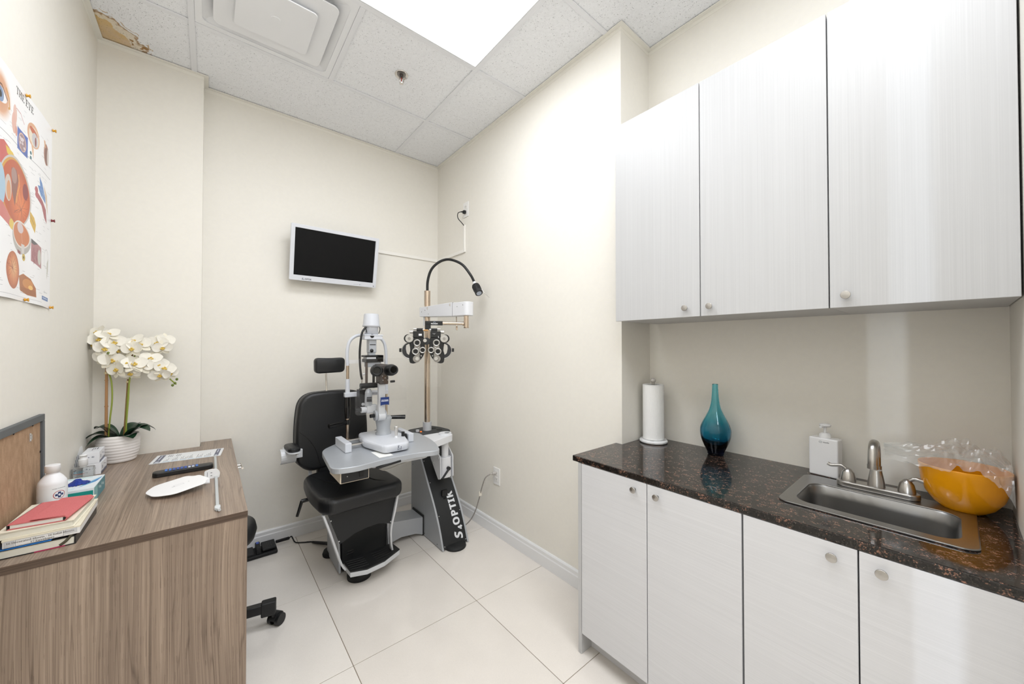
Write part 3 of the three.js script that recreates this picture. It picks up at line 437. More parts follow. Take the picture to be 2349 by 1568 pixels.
// isopropyl bottle
{ const t = thing('alcohol_bottle', 'white plastic rubbing alcohol bottle with round cap beside the brown backboard', 'bottle', [-1.9205, DY + 0.0005, 0.945]);
  const r = 0.0325; mesh('body', lathe([[0, 0], [r - 0.003, 0], [r, 0.003], [r, 0.112], [r - 0.002, 0.122], [r - 0.009, 0.134], [0.0165, 0.143], [0.0135, 0.147], [0.0135, 0.157], [0, 0.157]], [0, 0, 0], 48), M(0xf0f1f3, 0.4), t);
  mesh('cap', lathe([[0, 0.151], [0.0172, 0.151], [0.0172, 0.172], [0.016, 0.174], [0, 0.174]], [0, 0, 0], 40), whitePlastic, t);
  const lab = canvasTex(1024, 512, (g, w, h) => { g.fillStyle = '#eef0f2'; g.fillRect(0, 0, w, h); g.fillStyle = '#8f9092'; g.fillRect(150, 90, 12, 400); g.fillStyle = '#c9cbcd'; for (let i = 0; i < 16; i++) g.fillRect(40, 120 + i * 22, 95, 8); g.fillStyle = '#dadcde'; g.fillRect(190, 180, 90, 320);
    const cx = 560; g.strokeStyle = '#b03a44'; g.lineWidth = 8; g.beginPath(); g.arc(cx, 140, 66, 0, 7); g.stroke(); g.fillStyle = '#1d2f66'; g.fillRect(cx - 17, 92, 34, 96); g.fillRect(cx - 48, 123, 96, 34); g.fillStyle = '#eef0f2'; g.fillRect(cx - 6, 120, 12, 40); g.fillRect(cx - 20, 134, 40, 12);
    g.fillStyle = '#3a3d44'; g.font = '20px sans-serif'; g.textAlign = 'center'; g.fillText('HOME STANDARD', cx, 40); g.fillStyle = '#1f2a44'; g.font = 'bold 52px sans-serif'; g.fillText('ALCOOL À', cx, 276); g.fillText('ISOPROPYLIQUE', cx, 334); g.font = 'bold 40px sans-serif'; g.fillText('99%', cx, 386); g.fillStyle = '#4a9fb8'; g.fillRect(cx - 190, 410, 380, 90); });
  const lg = new THREE.CylinderGeometry(r + 0.0004, r + 0.0004, 0.1, 48, 1, true, 0, Math.PI * 2).translate(0, 0.056, 0); const lm = mesh('paper_label', lg, M(0xffffff, 0.45, 0, { map: lab }), t); lm.rotation.y = -2.76; }
// box of gloves
{ const t = thing('glove_box', 'teal and white carton of blue disposable gloves', 'glove box', [-1.893, DY + 0.0005, 0.762]);
  const top = canvasTex(512, 768, (g, w, h) => { g.fillStyle = '#eef4f8'; g.fillRect(0, 0, w, h); g.fillStyle = '#8fc6e6'; g.beginPath(); g.moveTo(w, 80); g.lineTo(w - 40, 420); g.lineTo(300, 640); g.lineTo(330, 480); g.closePath(); g.fill(); g.fillStyle = '#2f86c8'; g.beginPath(); g.moveTo(w, 150); g.lineTo(w - 30, 360); g.lineTo(340, 560); g.closePath(); g.fill(); g.fillStyle = '#bfe3e2'; g.fillRect(40, 40, 330, 46); g.fillStyle = '#6fbcb6'; g.fillRect(60, 52, 190, 22); g.fillStyle = '#d8ecf2'; g.fillRect(20, 620, 240, 120); });
  const side = canvasTex(512, 256, (g, w, h) => { g.fillStyle = '#3f8f9e'; g.fillRect(0, 0, w, h); g.fillStyle = '#7fc0c4'; g.fillRect(0, 0, 150, h); g.fillStyle = '#cfe6e8'; for (let i = 0; i < 6; i++) g.fillRect(210 + i * 44, 60 + (i % 3) * 20, 24, 46); });
  const frontT = canvasTex(512, 256, (g, w, h) => { g.fillStyle = '#1f9a90'; g.fillRect(0, 0, w, h); g.fillStyle = '#eef4f8'; g.fillRect(0, 0, w, 34); g.fillStyle = '#d9efec'; g.fillRect(60, 110, 280, 30); });
  mesh('carton', bx(-0.052, 0.052, 0, 0.056, -0.077, 0.103, 0.0015, 1), M(0xe9f1f3, 0.4), t);
  const pl = (w, h, tx, p, r) => { const o = mesh('carton_print', new THREE.PlaneGeometry(w, h), M(0xffffff, 0.35, 0, { map: tx }), t); o.position.set(...p); o.rotation.set(...r); };
  pl(0.1, 0.176, top, [0, 0.0563, 0.013], [-Math.PI / 2, 0, 0]); pl(0.176, 0.052, side, [0.0523, 0.028, 0.013], [0, Math.PI / 2, 0]); pl(0.1, 0.052, frontT, [0, 0.028, 0.1033], [0, 0, 0]);
  const P = [], v = [], n = 16; for (let j = 0; j <= n; j++) for (let i = 0; i <= n; i++) { const u = i / n * 2 - 1, w = j / n * 2 - 1, r = Math.hypot(u, w), q = fbm(N1, i / n, j / n, 6, 6, 2); P.push([u * 0.03 + 0.004 * q, 0.0568 + Math.max(0, 0.02 * (1 - r)) * (0.3 + 1.2 * q), w * 0.038]); }
  for (let j = 0; j < n; j++) for (let i = 0; i < n; i++) { const a = j * (n + 1) + i, c = (i + 0.5) / n * 2 - 1, d = (j + 0.5) / n * 2 - 1; if (Math.hypot(c, d) > 0.86 + 0.18 * N2(i * 1.3, j * 1.7, 64, 64)) continue; for (const q of [a, a + n + 2, a + 1, a, a + n + 1, a + n + 2]) v.push(...P[q]); }
  const g = new THREE.BufferGeometry(); g.setAttribute('position', new THREE.BufferAttribute(new Float32Array(v), 3)); g.computeVertexNormals(); mesh('glove_tuft', g, M(0x0a2f8e, 0.5, 0, { side: THREE.DoubleSide }), t).position.set(-0.004, 0, 0.012); }
// hand gel pump bottle
{ const t = thing('gel_bottle', 'clear square hand gel bottle with white pump cap', 'bottle', [-1.935, DY + 0.0005, 0.478], 0.0);
  mesh('body', bx(-0.033, 0.033, 0, 0.052, -0.017, 0.017, 0.006, 3), M(0xf4f8f8, 0.05, 0, { transmission: 0.9, thickness: 0.02, ior: 1.4 }), t);
  mesh('neck', cyl([0, 0.051, 0], [0, 0.06, 0], 0.01), whitePlastic, t);
  mesh('cap', lathe([[0, 0.058], [0.0135, 0.058], [0.0135, 0.084], [0.0128, 0.086], [0, 0.086]], [0, 0, 0], 32), whitePlastic, t);
  mesh('pump_top', [cyl([0, 0.086, 0], [0, 0.096, 0], 0.0105, 0.0095), lathe([[0, 0.106], [0.0105, 0.104], [0.0112, 0.097], [0, 0.095]])], whitePlastic, t);
  print('gel_print', 0.04, 0.03, 256, (g, w, h) => { g.fillStyle = '#5aa6c0'; g.font = '84px sans-serif'; g.fillText('G', 6, 84); g.font = '30px sans-serif'; g.fillText('ERMS BE', 72, 44); g.font = '46px sans-serif'; g.fillText('ONE', 72, 84); g.fillStyle = '#c04a3c'; g.fillRect(8, 100, 190, 8); g.fillStyle = '#9db8c0'; for (let i = 0; i < 4; i++) g.fillRect(8, 124 + i * 16, 150, 6); }, t, [-0.004, 0.028, 0.0173]); }
// two small white cartons stacked
const cartonArt = (g, w, h) => { g.fillStyle = '#f4f5f8'; g.fillRect(0, 0, w, h); g.fillStyle = '#2c3352'; g.fillRect(0, h - 34, w, 34); g.fillStyle = '#8d90a4'; g.fillRect(10, h - 24, w - 20, 14); g.fillStyle = '#5c5f74'; g.beginPath(); g.moveTo(70, 50); g.lineTo(110, 50); g.lineTo(104, 96); g.lineTo(90, 106); g.lineTo(76, 96); g.fill(); for (let i = 0; i < 3; i++) g.fillRect(170 + i * 60, 40 + i * 12, 40, 9); for (let i = 0; i < 4; i++) g.fillRect(180 + i * 30, 110, 18, 8); };
const cartonEnd = (g, w, h) => { g.fillStyle = '#f4f5f8'; g.fillRect(0, 0, w, h); g.strokeStyle = '#4a4d63'; g.lineWidth = 4; g.beginPath(); g.ellipse(w * 0.62, h * 0.4, 22, 14, 0, 0, 7); g.stroke(); g.fillStyle = '#4a4d63'; g.fillRect(w * 0.62 - 8, h * 0.4 - 8, 16, 16); g.fillRect(40, h * 0.34, 26, 16); g.fillRect(90, h * 0.38, 16, 16); g.font = '30px sans-serif'; g.fillText('CE', 36, h * 0.72); };
function carton(y, x, turn, label) { const t = thing('eyedrop_carton', label, 'carton', [x, y, 0.372], turn, 'small white cartons stacked by the orchid pot');
  mesh('box', bx(-0.026, 0.026, 0, 0.0495, -0.058, 0.058, 0.0008, 1), M(0xf4f5f8, 0.4), t);
  print('side_print', 0.114, 0.047, 384, cartonArt, t, [0.0263, 0.0243, 0], [0, Math.PI / 2, 0], { opaque: true });
  print('end_print', 0.050, 0.047, 256, cartonEnd, t, [0, 0.0243, 0.0583], [0, 0, 0], { opaque: true });
  print('top_print', 0.03, 0.1, 128, (g, w, h) => { g.fillStyle = '#3a3d52'; g.fillRect(w - 30, 30, 14, 160); g.fillRect(w - 60, 60, 10, 120); g.fillRect(w - 84, 60, 8, 200); }, t, [0, 0.0498, 0], [-Math.PI / 2, 0, 0]); }
carton(DY + 0.0005, -1.917, 0.0, 'lower of two white cartons with navy stripe beside the pot');
carton(DY + 0.0506, -1.923, 0.02, 'upper of two white cartons with navy stripe beside the pot');
// leaning leaflet
{ const t = thing('leaflet', 'white printed leaflet leaning behind the gel bottle', 'leaflet', [-1.9645, DY + 0.0005, 0.39]); t.rotation.set(0, 1.5, 0);
  const g0 = mesh('sheet', bx(-0.085, 0.085, 0, 0.112, -0.0008, 0.0008), M(0xf6f6f4, 0.5), t); g0.rotation.x = -0.1;
  print('leaflet_print', 0.16, 0.105, 384, (g, w, h) => { g.fillStyle = '#6b6b70'; for (let i = 0; i < 5; i++) { g.save(); g.translate(80 + i * 40, 60); g.fillRect(0, 0, 12, 60 + (i % 3) * 40); g.restore(); } g.fillStyle = '#a8875a'; g.beginPath(); g.ellipse(250, 170, 30, 22, 0.6, 0, 7); g.fill(); g.fillStyle = '#4c4c50'; g.fillRect(60, 190, 90, 12); g.fillRect(60, 214, 60, 8); }, g0, [0, 0.056, 0.0012]); }
// stack of books and folders
{ const bk = [['magazine_file', 'lowest folder in stack with black spine and cream pages', 'folder', 0, 0.0235, [-1.882, 1.116, 0.068, 0.124]], ['stationery_box', 'white decorated stationery box lying on the black folder', 'stationery box', 0.028, 0.0215, [-1.877, 1.118, 0.068, 0.123]], ['cream_book', 'cream covered book under the pink notebook', 'book', 0.0505, 0.020, [-1.882, 1.128, 0.068, 0.112]]];
  const pagesM = M(0xe9e6d8, 0.8), coverW = M(0xf1f0ee, 0.4), coverC = M(0xf1ead6, 0.5), blk = M(0x1c1c1e, 0.4);
  const bAt = (i) => [bk[i][5][0], DY + 0.0005 + bk[i][3], bk[i][5][1]];
  { const [n, l, c, , h, q] = bk[0], t = thing(n, l, c, bAt(0), 0.0); mesh('pages', bx(-q[2], q[2] - 0.004, 0.002, h - 0.002, -q[3] + 0.003, q[3] - 0.002), pagesM, t);
    mesh('cover', [bx(-q[2], q[2], 0, 0.002, -q[3], q[3]), bx(-q[2], q[2], h - 0.002, h, -q[3], q[3]), bx(q[2] - 0.003, q[2], 0.002, h - 0.002, -q[3], q[3])], blk, t);
    mesh('magenta_edge', bx(q[2] - 0.075, q[2] - 0.02, 0.0, 0.0022, q[3], q[3] + 0.0012), M(0xc0285c, 0.4), t);
    mesh('blue_sheet', bx(-q[2], q[2] - 0.045, h, h + 0.003, -q[3], q[3] + 0.001), M(0x2478c8, 0.4), t);
    mesh('dark_fold', tube([[q[2] - 0.03, 0.004, q[3] - 0.004], [q[2] - 0.02, 0.012, q[3] - 0.002], [q[2] - 0.012, 0.022, q[3] - 0.003], [q[2] - 0.008, 0.027, q[3] - 0.006]], 0.004, 14, 6), M(0x55503f, 0.7), t); }
  { const [n, l, c, , h, q] = bk[1], t = thing(n, l, c, bAt(1), 0.02); mesh('box', bx(-q[2], q[2], 0, h, -q[3], q[3], 0.001, 1), coverW, t); mesh('lid_rim', bx(-q[2] - 0.0008, q[2] + 0.0008, h - 0.004, h + 0.0004, -q[3] - 0.0008, q[3] + 0.0008), M(0xece4cf, 0.5), t);
    print('spine_print', 0.133, 0.019, 640, (g, w, h2) => { g.fillStyle = '#cfcfd0'; g.fillRect(10, 6, 80, 80); g.fillRect(w - 130, 6, 110, 60); g.strokeStyle = '#a9a9ab'; g.lineWidth = 3; g.strokeRect(100, 8, w - 240, h2 - 18); g.fillStyle = '#6a655e'; g.font = 'bold 31px serif'; g.textAlign = 'center'; g.fillText('16 Decorated Sheets · 16 Solid Sheets', w / 2 - 10, 46); g.fillText('17 Envelopes', w / 2, 80); }, t, [0, 0.0098, q[3] + 0.0012]); }
  { const [n, l, c, , h, q] = bk[2], t = thing(n, l, c, bAt(2), -0.03); mesh('pages', bx(-q[2] + 0.003, q[2] - 0.004, 0.0022, h - 0.0022, -q[3] + 0.004, q[3] - 0.004), pagesM, t); mesh('cover', [bx(-q[2], q[2], 0, 0.0022, -q[3], q[3]), bx(-q[2], q[2], h - 0.0022, h, -q[3], q[3])], coverC, t); }
  { const t = thing('pink_notebook', 'pink fabric notebook with magnetic flap on top of the stack', 'notebook', [-1.876, DY + 0.0715, 1.15], -0.13);
    const fab = M(0xffffff, 0.9, 0, { map: tex(256, 256, (u, v) => { const n = N1(u * 128, v * 128, 128, 128) * 34 - 17; return [206 + n, 112 + n, 112 + n]; }, [0.05, 0.05]) });
    mesh('cover', [bx(-0.052, 0.052, 0, 0.002, -0.085, 0.085), bx(-0.052, 0.052, 0.012, 0.014, -0.085, 0.085)], fab, t); mesh('pages', bx(-0.048, 0.048, 0.0022, 0.0118, -0.082, 0.083), M(0xe7e6df, 0.8), t);
    mesh('spine', bx(-0.0535, -0.0505, 0, 0.014, -0.085, 0.085, 0.001, 1), M(0x1e1c1c, 0.6), t);
    const fp = poly([[-0.012, 0.0175], [-0.012, 0.0192], [0.052, 0.0168], [0.0585, 0.009], [0.054, 0.002], [0.0515, 0.002], [0.0555, 0.009], [0.051, 0.0143]]); mesh('flap', ext(fp, 0.172).translate(0, 0, -0.086), fab, t); mesh('flap_lining', bx(0.049, 0.0545, 0.003, 0.013, -0.084, 0.0845), M(0x141414, 0.5), t); } }
// curved grey rim at the very edge of the picture
{ const o = one('tape_roll', new THREE.TorusGeometry(0.024, 0.006, 12, 40).rotateY(1.35).translate(-1.9575, DY + 0.031, 1.258), M(0x6d7076, 0.4), 'grey plastic ring standing beside the book stack', 'tape'); }
// laminated card
{ const t = thing('reading_card', 'laminated near reading chart with navy end bands', 'card', [-1.6, DY + 0.0006, 0.322], -0.11);
  mesh('laminate', flat(rrect(0.272, 0.17, 0.004), 0.0008, 0.0008), M(0xf2f4f6, 0.12), t);
  print('card_print', 0.26, 0.158, 768, (g, w, h) => { g.fillStyle = '#f4f7fa'; g.fillRect(0, 0, w, h); g.fillStyle = '#2a3c66'; g.fillRect(22, 10, 66, h - 20); g.fillRect(w - 70, 10, 54, h - 20); g.fillStyle = '#e8eef8'; g.beginPath(); g.arc(55, h - 60, 26, 0, 7); g.fill(); g.beginPath(); g.arc(w - 44, h - 50, 20, 0, 7); g.fill(); g.fillRect(46, 40, 10, 260); g.fillRect(w - 48, 40, 8, 200);
    for (let k = 0; k < 6; k++) { const x = 120 + k * 92; g.fillStyle = '#8ec1e4'; g.fillRect(x, h - 40, 76, 18); g.fillStyle = '#54585f'; for (let i = 0; i < 3 + (k % 3); i++) { const L = 60 + ((k * 37 + i * 53) % 180); g.fillRect(x + 4 + i * 17, h - 56 - L, 5, L); } if (k < 2) { g.fillStyle = '#6a6e76'; for (let i = 0; i < 6; i++) g.fillRect(x + 8 + (i % 3) * 20, 60 + Math.floor(i / 3) * 60, 12, 34); } } }, t, [0, 0.0011, 0], [-Math.PI / 2, 0, 0], { opaque: true, rough: 0.12 }); }
// remote control
{ const t = thing('remote_control', 'long black remote control with rows of blue buttons', 'remote', [-1.607, DY + 0.0005, 0.635], 0.035);
  mesh('body', flat(rrect(0.205, 0.052, 0.02), 0.02, 0.02, 0.004, 3, 8), M(0x1b1b1c, 0.4), t);
  mesh('keypad', bx(-0.066, 0.052, 0.0198, 0.0206, -0.021, 0.021), M(0x15171d, 0.4), t);
  const blu = [M(0x3f74c8, 0.4), M(0x2b52a8, 0.4), M(0xd8dbe2, 0.4)];
  for (let i = 0; i < 9; i++) for (let j = 0; j < 3; j++) mesh('button', bx(-0.063 + i * 0.0128, -0.054 + i * 0.0128, 0.0206, 0.0224, -0.018 + j * 0.0128, -0.0085 + j * 0.0128, 0.0008, 1), blu[i < 2 || i === 8 ? 0 : i > 5 && j > 0 ? 2 : 1], t); }
// near-point rod with occluder paddle
{ const t = thing('near_point_ruler', 'white paddle shaped occluder card on a slotted measuring rod', 'ruler', [0, DY + 0.0005, 0]);
  const rod = M(0xc4c8c8, 0.35, 0.2);
  mesh('rod', [bx(-1.501, -1.491, 0.0, 0.007, 0.44, 1.235, 0.001, 1), bx(-1.4995, -1.4925, 0.007, 0.009, 0.44, 1.235)], rod, t);
  mesh('rod_tip', [bx(-1.5045, -1.4875, 0, 0.012, 1.205, 1.228, 0.003, 2), cyl([-1.494, 0.006, 1.228], [-1.491, 0.006, 1.245], 0.0045)], M(0xd2d5d5, 0.3), t);
  mesh('carrier', [ext(poly([[-1.535, 0], [-1.485, 0, 0.004], [-1.482, 0.022, 0.012], [-1.492, 0.038, 0.012], [-1.52, 0.04, 0.01], [-1.535, 0.034, 0.004]]), 0.006).translate(0, 0, 0.815), bx(-1.535, -1.517, 0, 0.004, 0.815, 0.885)], whitePlastic, t);
  mesh('carrier_slot', [bx(-1.526, -1.5245, 0.01, 0.03, 0.8212, 0.8216), bx(-1.515, -1.509, 0.024, 0.0265, 0.8212, 0.8216), bx(-1.515, -1.509, 0.012, 0.0145, 0.8212, 0.8216)], M(0x7a7c7e, 0.5), t);
  const pd = ext(poly([[0, -0.026, 0.012], [0.016, -0.03, 0.008], [0.028, -0.05, 0.02], [0.128, -0.052, 0.03], [0.16, -0.03, 0.012], [0.17, -0.018, 0.008], [0.17, 0.018, 0.008], [0.16, 0.03, 0.012], [0.128, 0.052, 0.03], [0.028, 0.05, 0.02], [0.016, 0.03, 0.008], [0, 0.026, 0.012]]), 0.002, 0.0004, 1).rotateX(-Math.PI / 2);
  const po = mesh('paddle', pd, M(0xfafafa, 0.35), t); po.position.set(-1.534, 0.026, 0.868); po.rotation.set(0, Math.PI + 0.4, -0.09, 'YXZ'); po.scale.set(1.02, 1, 1.65);
  const pm = print('paddle_print', 0.06, 0.02, 256, (g, w, h) => { g.fillStyle = '#222'; for (let i = 0; i < 3; i++) g.fillRect(4 + i * 14, 44, 8, 7); g.fillRect(w - 26, 26, 12, 6); g.strokeStyle = '#b9bcc0'; g.lineWidth = 2; g.strokeRect(40, 20, 120, 34); }, po, [0.075, 0.0023, 0], [-Math.PI / 2, 0, Math.PI]); }

// ---------------------------------------------------------------- on the walls
// anatomical chart
{ const draw = (g, w, h) => { const E = (u, v, a, b, c, r = 0) => { g.fillStyle = c; g.beginPath(); g.ellipse(u * w, v * h, a * w, b * w, r, 0, 7); g.fill(); }, Pg = (pts, c) => { g.fillStyle = c; g.beginPath(); pts.forEach(([u, v], i) => i ? g.lineTo(u * w, v * h) : g.moveTo(u * w, v * h)); g.closePath(); g.fill(); }, Ln = (pts, c, lw) => { g.strokeStyle = c; g.lineWidth = lw; g.beginPath(); pts.forEach(([u, v], i) => i ? g.lineTo(u * w, v * h) : g.moveTo(u * w, v * h)); g.stroke(); };
  let q = 5; const r = () => { q = (q * 1664525 + 1013904223) >>> 0; return q / 4294967296; };
  g.fillStyle = '#f7f6f6'; g.fillRect(0, 0, w, h);
  g.fillStyle = '#1d1c20'; g.font = 'bold ' + Math.round(w * 0.062) + 'px serif'; g.textAlign = 'center'; g.fillText('THE EYE', w * 0.5, h * 0.062);
  // caption lines
  for (let i = 0; i < 190; i++) { const u = 0.05 + r() * 0.88, v = 0.09 + r() * 0.87; g.fillStyle = 'rgba(120,118,124,0.55)'; g.fillRect(u * w, v * h, (0.02 + r() * 0.05) * w, 2); }
  // living eye
  const sk = g.createRadialGradient(w * 0.15, h * 0.15, 10, w * 0.15, h * 0.15, w * 0.15); sk.addColorStop(0, '#c98a66'); sk.addColorStop(0.6, '#d9a584'); sk.addColorStop(1, 'rgba(240,222,212,0)'); g.fillStyle = sk; g.fillRect(0, h * 0.02, w * 0.34, h * 0.24);
  E(0.15, 0.15, 0.085, 0.042, '#f2eceb'); E(0.155, 0.15, 0.04, 0.042, '#7d93b5'); E(0.155, 0.15, 0.018, 0.02, '#1a1c26'); Ln([[0.05, 0.145], [0.1, 0.112], [0.17, 0.108], [0.24, 0.15]], '#5a3626', 9); Ln([[0.22, 0.1], [0.26, 0.13], [0.27, 0.17], [0.25, 0.18]], '#cf9446', 14);
  // lacrimal lobes
  E(0.35, 0.165, 0.03, 0.055, '#e6bfb2'); E(0.335, 0.21, 0.035, 0.06, '#e3b4a6'); E(0.37, 0.235, 0.018, 0.03, '#d99a8a'); Ln([[0.37, 0.13], [0.44, 0.13], [0.5, 0.16]], '#c07070', 5);
  // fundus on blue
  Pg([[0.39, 0.205], [0.555, 0.205], [0.555, 0.305], [0.39, 0.305]], '#4a68b8'); E(0.472, 0.255, 0.062, 0.055, '#d9b4a4'); E(0.472, 0.255, 0.052, 0.046, '#9c7f86'); for (let i = 0; i < 9; i++) E(0.44 + r() * 0.065, 0.235 + r() * 0.04, 0.012, 0.008, '#e3d6d8');
  // orbit section
  E(0.64, 0.165, 0.095, 0.075, '#dca985'); E(0.645, 0.17, 0.075, 0.06, '#e9dcc8'); E(0.64, 0.145, 0.06, 0.02, '#c4603e', 0.15); E(0.66, 0.18, 0.045, 0.045, '#c9c6c9'); E(0.67, 0.185, 0.012, 0.03, '#8a3a3a'); Pg([[0.6, 0.2], [0.64, 0.23], [0.64, 0.28], [0.62, 0.25]], '#e2b48e'); E(0.6, 0.262, 0.013, 0.011, '#2e6a76'); E(0.6, 0.285, 0.013, 0.011, '#2e6a76');
  // small section
  E(0.875, 0.185, 0.055, 0.072, '#a8705c'); E(0.88, 0.19, 0.042, 0.058, '#7c4a3e'); E(0.91, 0.19, 0.02, 0.06, '#cfc4be'); Pg([[0.82, 0.12], [0.85, 0.12], [0.86, 0.15], [0.84, 0.16]], '#d8a070');
  Ln([[0.02, 0.293], [0.97, 0.293]], '#5a5860', 2.5);
  // large cutaway globe
  Pg([[0.1, 0.36], [0.2, 0.33], [0.32, 0.355], [0.42, 0.39], [0.52, 0.42], [0.58, 0.475], [0.5, 0.46], [0.4, 0.43], [0.22, 0.44], [0.08, 0.48]], '#c9605c'); Pg([[0.22, 0.345], [0.32, 0.35], [0.4, 0.375], [0.34, 0.385], [0.24, 0.375]], '#e2c04a'); Pg([[0.3, 0.37], [0.46, 0.395], [0.57, 0.46], [0.55, 0.475], [0.42, 0.42], [0.26, 0.4]], '#a8504c');
  E(0.38, 0.51, 0.235, 0.2, '#c9c2bc'); E(0.375, 0.512, 0.22, 0.188, '#d29a3c'); E(0.385, 0.515, 0.212, 0.182, '#c0562e'); const gr = g.createRadialGradient(w * 0.47, h * 0.56, 6, w * 0.42, h * 0.53, w * 0.21); gr.addColorStop(0, '#f08a4c'); gr.addColorStop(0.6, '#cf6434'); gr.addColorStop(1, '#a84c30'); g.fillStyle = gr; g.beginPath(); g.ellipse(w * 0.41, h * 0.53, w * 0.17, w * 0.16, 0, 0, 7); g.fill();
  for (let i = 0; i < 26; i++) { let u = 0.47, v = 0.575, a = r() * 6.28; const pts = [[u, v]]; for (let k = 0; k < 6; k++) { a += (r() - 0.5) * 0.9; u += Math.cos(a) * 0.022; v += Math.sin(a) * 0.018; if (Math.hypot((u - 0.41) / 0.17, (v - 0.53) / 0.124) < 1) pts.push([u, v]); } Ln(pts, 'rgba(110,34,20,0.6)', 2); }
  Pg([[0.3, 0.42], [0.38, 0.41], [0.42, 0.45], [0.38, 0.53], [0.36, 0.58], [0.31, 0.52]], '#8a5248'); E(0.345, 0.445, 0.045, 0.045, '#a8837c'); Ln([[0.42, 0.42], [0.435, 0.47], [0.4, 0.52], [0.38, 0.56]], '#e8bc58', 8); E(0.53, 0.475, 0.04, 0.05, '#8a2c34'); E(0.26, 0.52, 0.045, 0.075, '#cfc0b6'); E(0.265, 0.53, 0.028, 0.055, '#d89868'); E(0.16, 0.53, 0.06, 0.12, '#a9c4d6'); Pg([[0.08, 0.58], [0.2, 0.6], [0.3, 0.65], [0.36, 0.7], [0.3, 0.69], [0.16, 0.66]], '#cf7a74'); E(0.31, 0.67, 0.035, 0.03, '#e3c25a'); Pg([[0.6, 0.55], [0.66, 0.57], [0.685, 0.6], [0.67, 0.645], [0.63, 0.62], [0.6, 0.6]], '#d8b04a'); Ln([[0.6, 0.57], [0.66, 0.605]], '#6a5a2c', 3);
  // angle detail
  Pg([[0.74, 0.34], [0.79, 0.36], [0.86, 0.42], [0.87, 0.45], [0.76, 0.43], [0.71, 0.39], [0.75, 0.385]], '#4d7fc0'); for (let i = 0; i < 60; i++) { const u = 0.74 + r() * 0.1, v = 0.37 + r() * 0.06; Ln([[u, v], [u + 0.012, v + 0.008]], 'rgba(210,226,242,0.7)', 2); } Pg([[0.66, 0.42], [0.72, 0.43], [0.8, 0.45], [0.88, 0.48], [0.9, 0.55], [0.84, 0.53], [0.78, 0.48], [0.7, 0.46]], '#a8505a'); E(0.69, 0.42, 0.025, 0.022, '#b86068'); E(0.7, 0.445, 0.03, 0.02, '#b86068'); Pg([[0.82, 0.36], [0.9, 0.4], [0.93, 0.5], [0.89, 0.46]], '#d8bfa4');
  // half globe
  E(0.47, 0.705, 0.145, 0.098, '#b9b4ae'); E(0.47, 0.69, 0.135, 0.08, '#e6dcd4'); E(0.47, 0.69, 0.125, 0.07, '#cf7a4a'); E(0.46, 0.66, 0.05, 0.032, '#d9c6c6'); Ln([[0.48, 0.68], [0.5, 0.725]], '#e8b0a0', 4); Pg([[0.48, 0.73], [0.53, 0.73], [0.525, 0.775], [0.49, 0.775]], '#d8d2cc'); E(0.52, 0.79, 0.022, 0.022, '#c9ac48'); E(0.52, 0.79, 0.008, 0.008, '#4a3c1c'); Pg([[0.42, 0.765], [0.47, 0.77], [0.47, 0.785], [0.42, 0.78]], '#8a3a44');
  // tissue sample
  Pg([[0.62, 0.68], [0.78, 0.7], [0.78, 0.81], [0.62, 0.79]], '#b07c80'); Pg([[0.62, 0.68], [0.72, 0.692], [0.66, 0.705], [0.62, 0.7]], '#5c585c'); for (let i = 0; i < 40; i++) { const u = 0.63 + r() * 0.09, v = 0.71 + r() * 0.075; Ln([[u, v], [u + 0.004, v + 0.018]], 'rgba(122,56,66,0.7)', 3); } E(0.745, 0.755, 0.03, 0.05, '#c9c6bc'); g.strokeStyle = '#9c9a98'; g.lineWidth = 3; g.beginPath(); g.ellipse(w * 0.9, h * 0.74, w * 0.05, w * 0.065, 0.2, 0, 7); g.stroke(); Pg([[0.92, 0.76], [0.955, 0.73], [0.95, 0.8], [0.92, 0.85]], '#c6c4ba');
  // fundus globe and wedge
  const gf = g.createRadialGradient(w * 0.36, h * 0.855, 8, w * 0.345, h * 0.87, w * 0.12); gf.addColorStop(0, '#f4c890'); gf.addColorStop(0.55, '#d88450'); gf.addColorStop(1, '#a85030'); g.fillStyle = gf; g.beginPath(); g.ellipse(w * 0.345, h * 0.87, w * 0.108, w * 0.108, 0, 0, 7); g.fill(); for (let i = 0; i < 30; i++) { let u = 0.33, v = 0.865, a = r() * 6.28; const pts = [[u, v]]; for (let k = 0; k < 6; k++) { a += (r() - 0.5) * 1.1; u += Math.cos(a) * 0.015; v += Math.sin(a) * 0.011; if (Math.hypot((u - 0.345) / 0.108, (v - 0.87) / 0.084) < 0.98) pts.push([u, v]); } Ln(pts, 'rgba(140,50,26,0.65)', 2); }
  Pg([[0.45, 0.885], [0.52, 0.868], [0.62, 0.882], [0.69, 0.92], [0.7, 0.965], [0.58, 0.965], [0.47, 0.95]], '#b06a38'); E(0.58, 0.91, 0.07, 0.03, '#cf8a4c'); E(0.62, 0.925, 0.03, 0.014, '#f0c070'); for (let i = 0; i < 5; i++) Ln([[0.48, 0.935 + i * 0.006], [0.69, 0.94 + i * 0.005]], 'rgba(90,44,20,0.6)', 2);
  g.fillStyle = '#3f6eb0'; g.fillRect(w * 0.8, h * 0.945, w * 0.155, h * 0.02); g.fillStyle = '#dfe8f4'; g.fillRect(w * 0.82, h * 0.952, w * 0.115, 5); g.fillStyle = '#b4b4b8'; g.fillRect(w * 0.84, h * 0.92, w * 0.1, 3); g.fillRect(w * 0.05, h * 0.98, w * 0.75, 2); };
  const tx = canvasTex(1100, 1420, draw), Z0 = 1.283, Z1 = 0.775, Y1 = 2.074, Y0 = 1.419, nx = 16, ny = 20, pos = [], uv = [], idx = [];
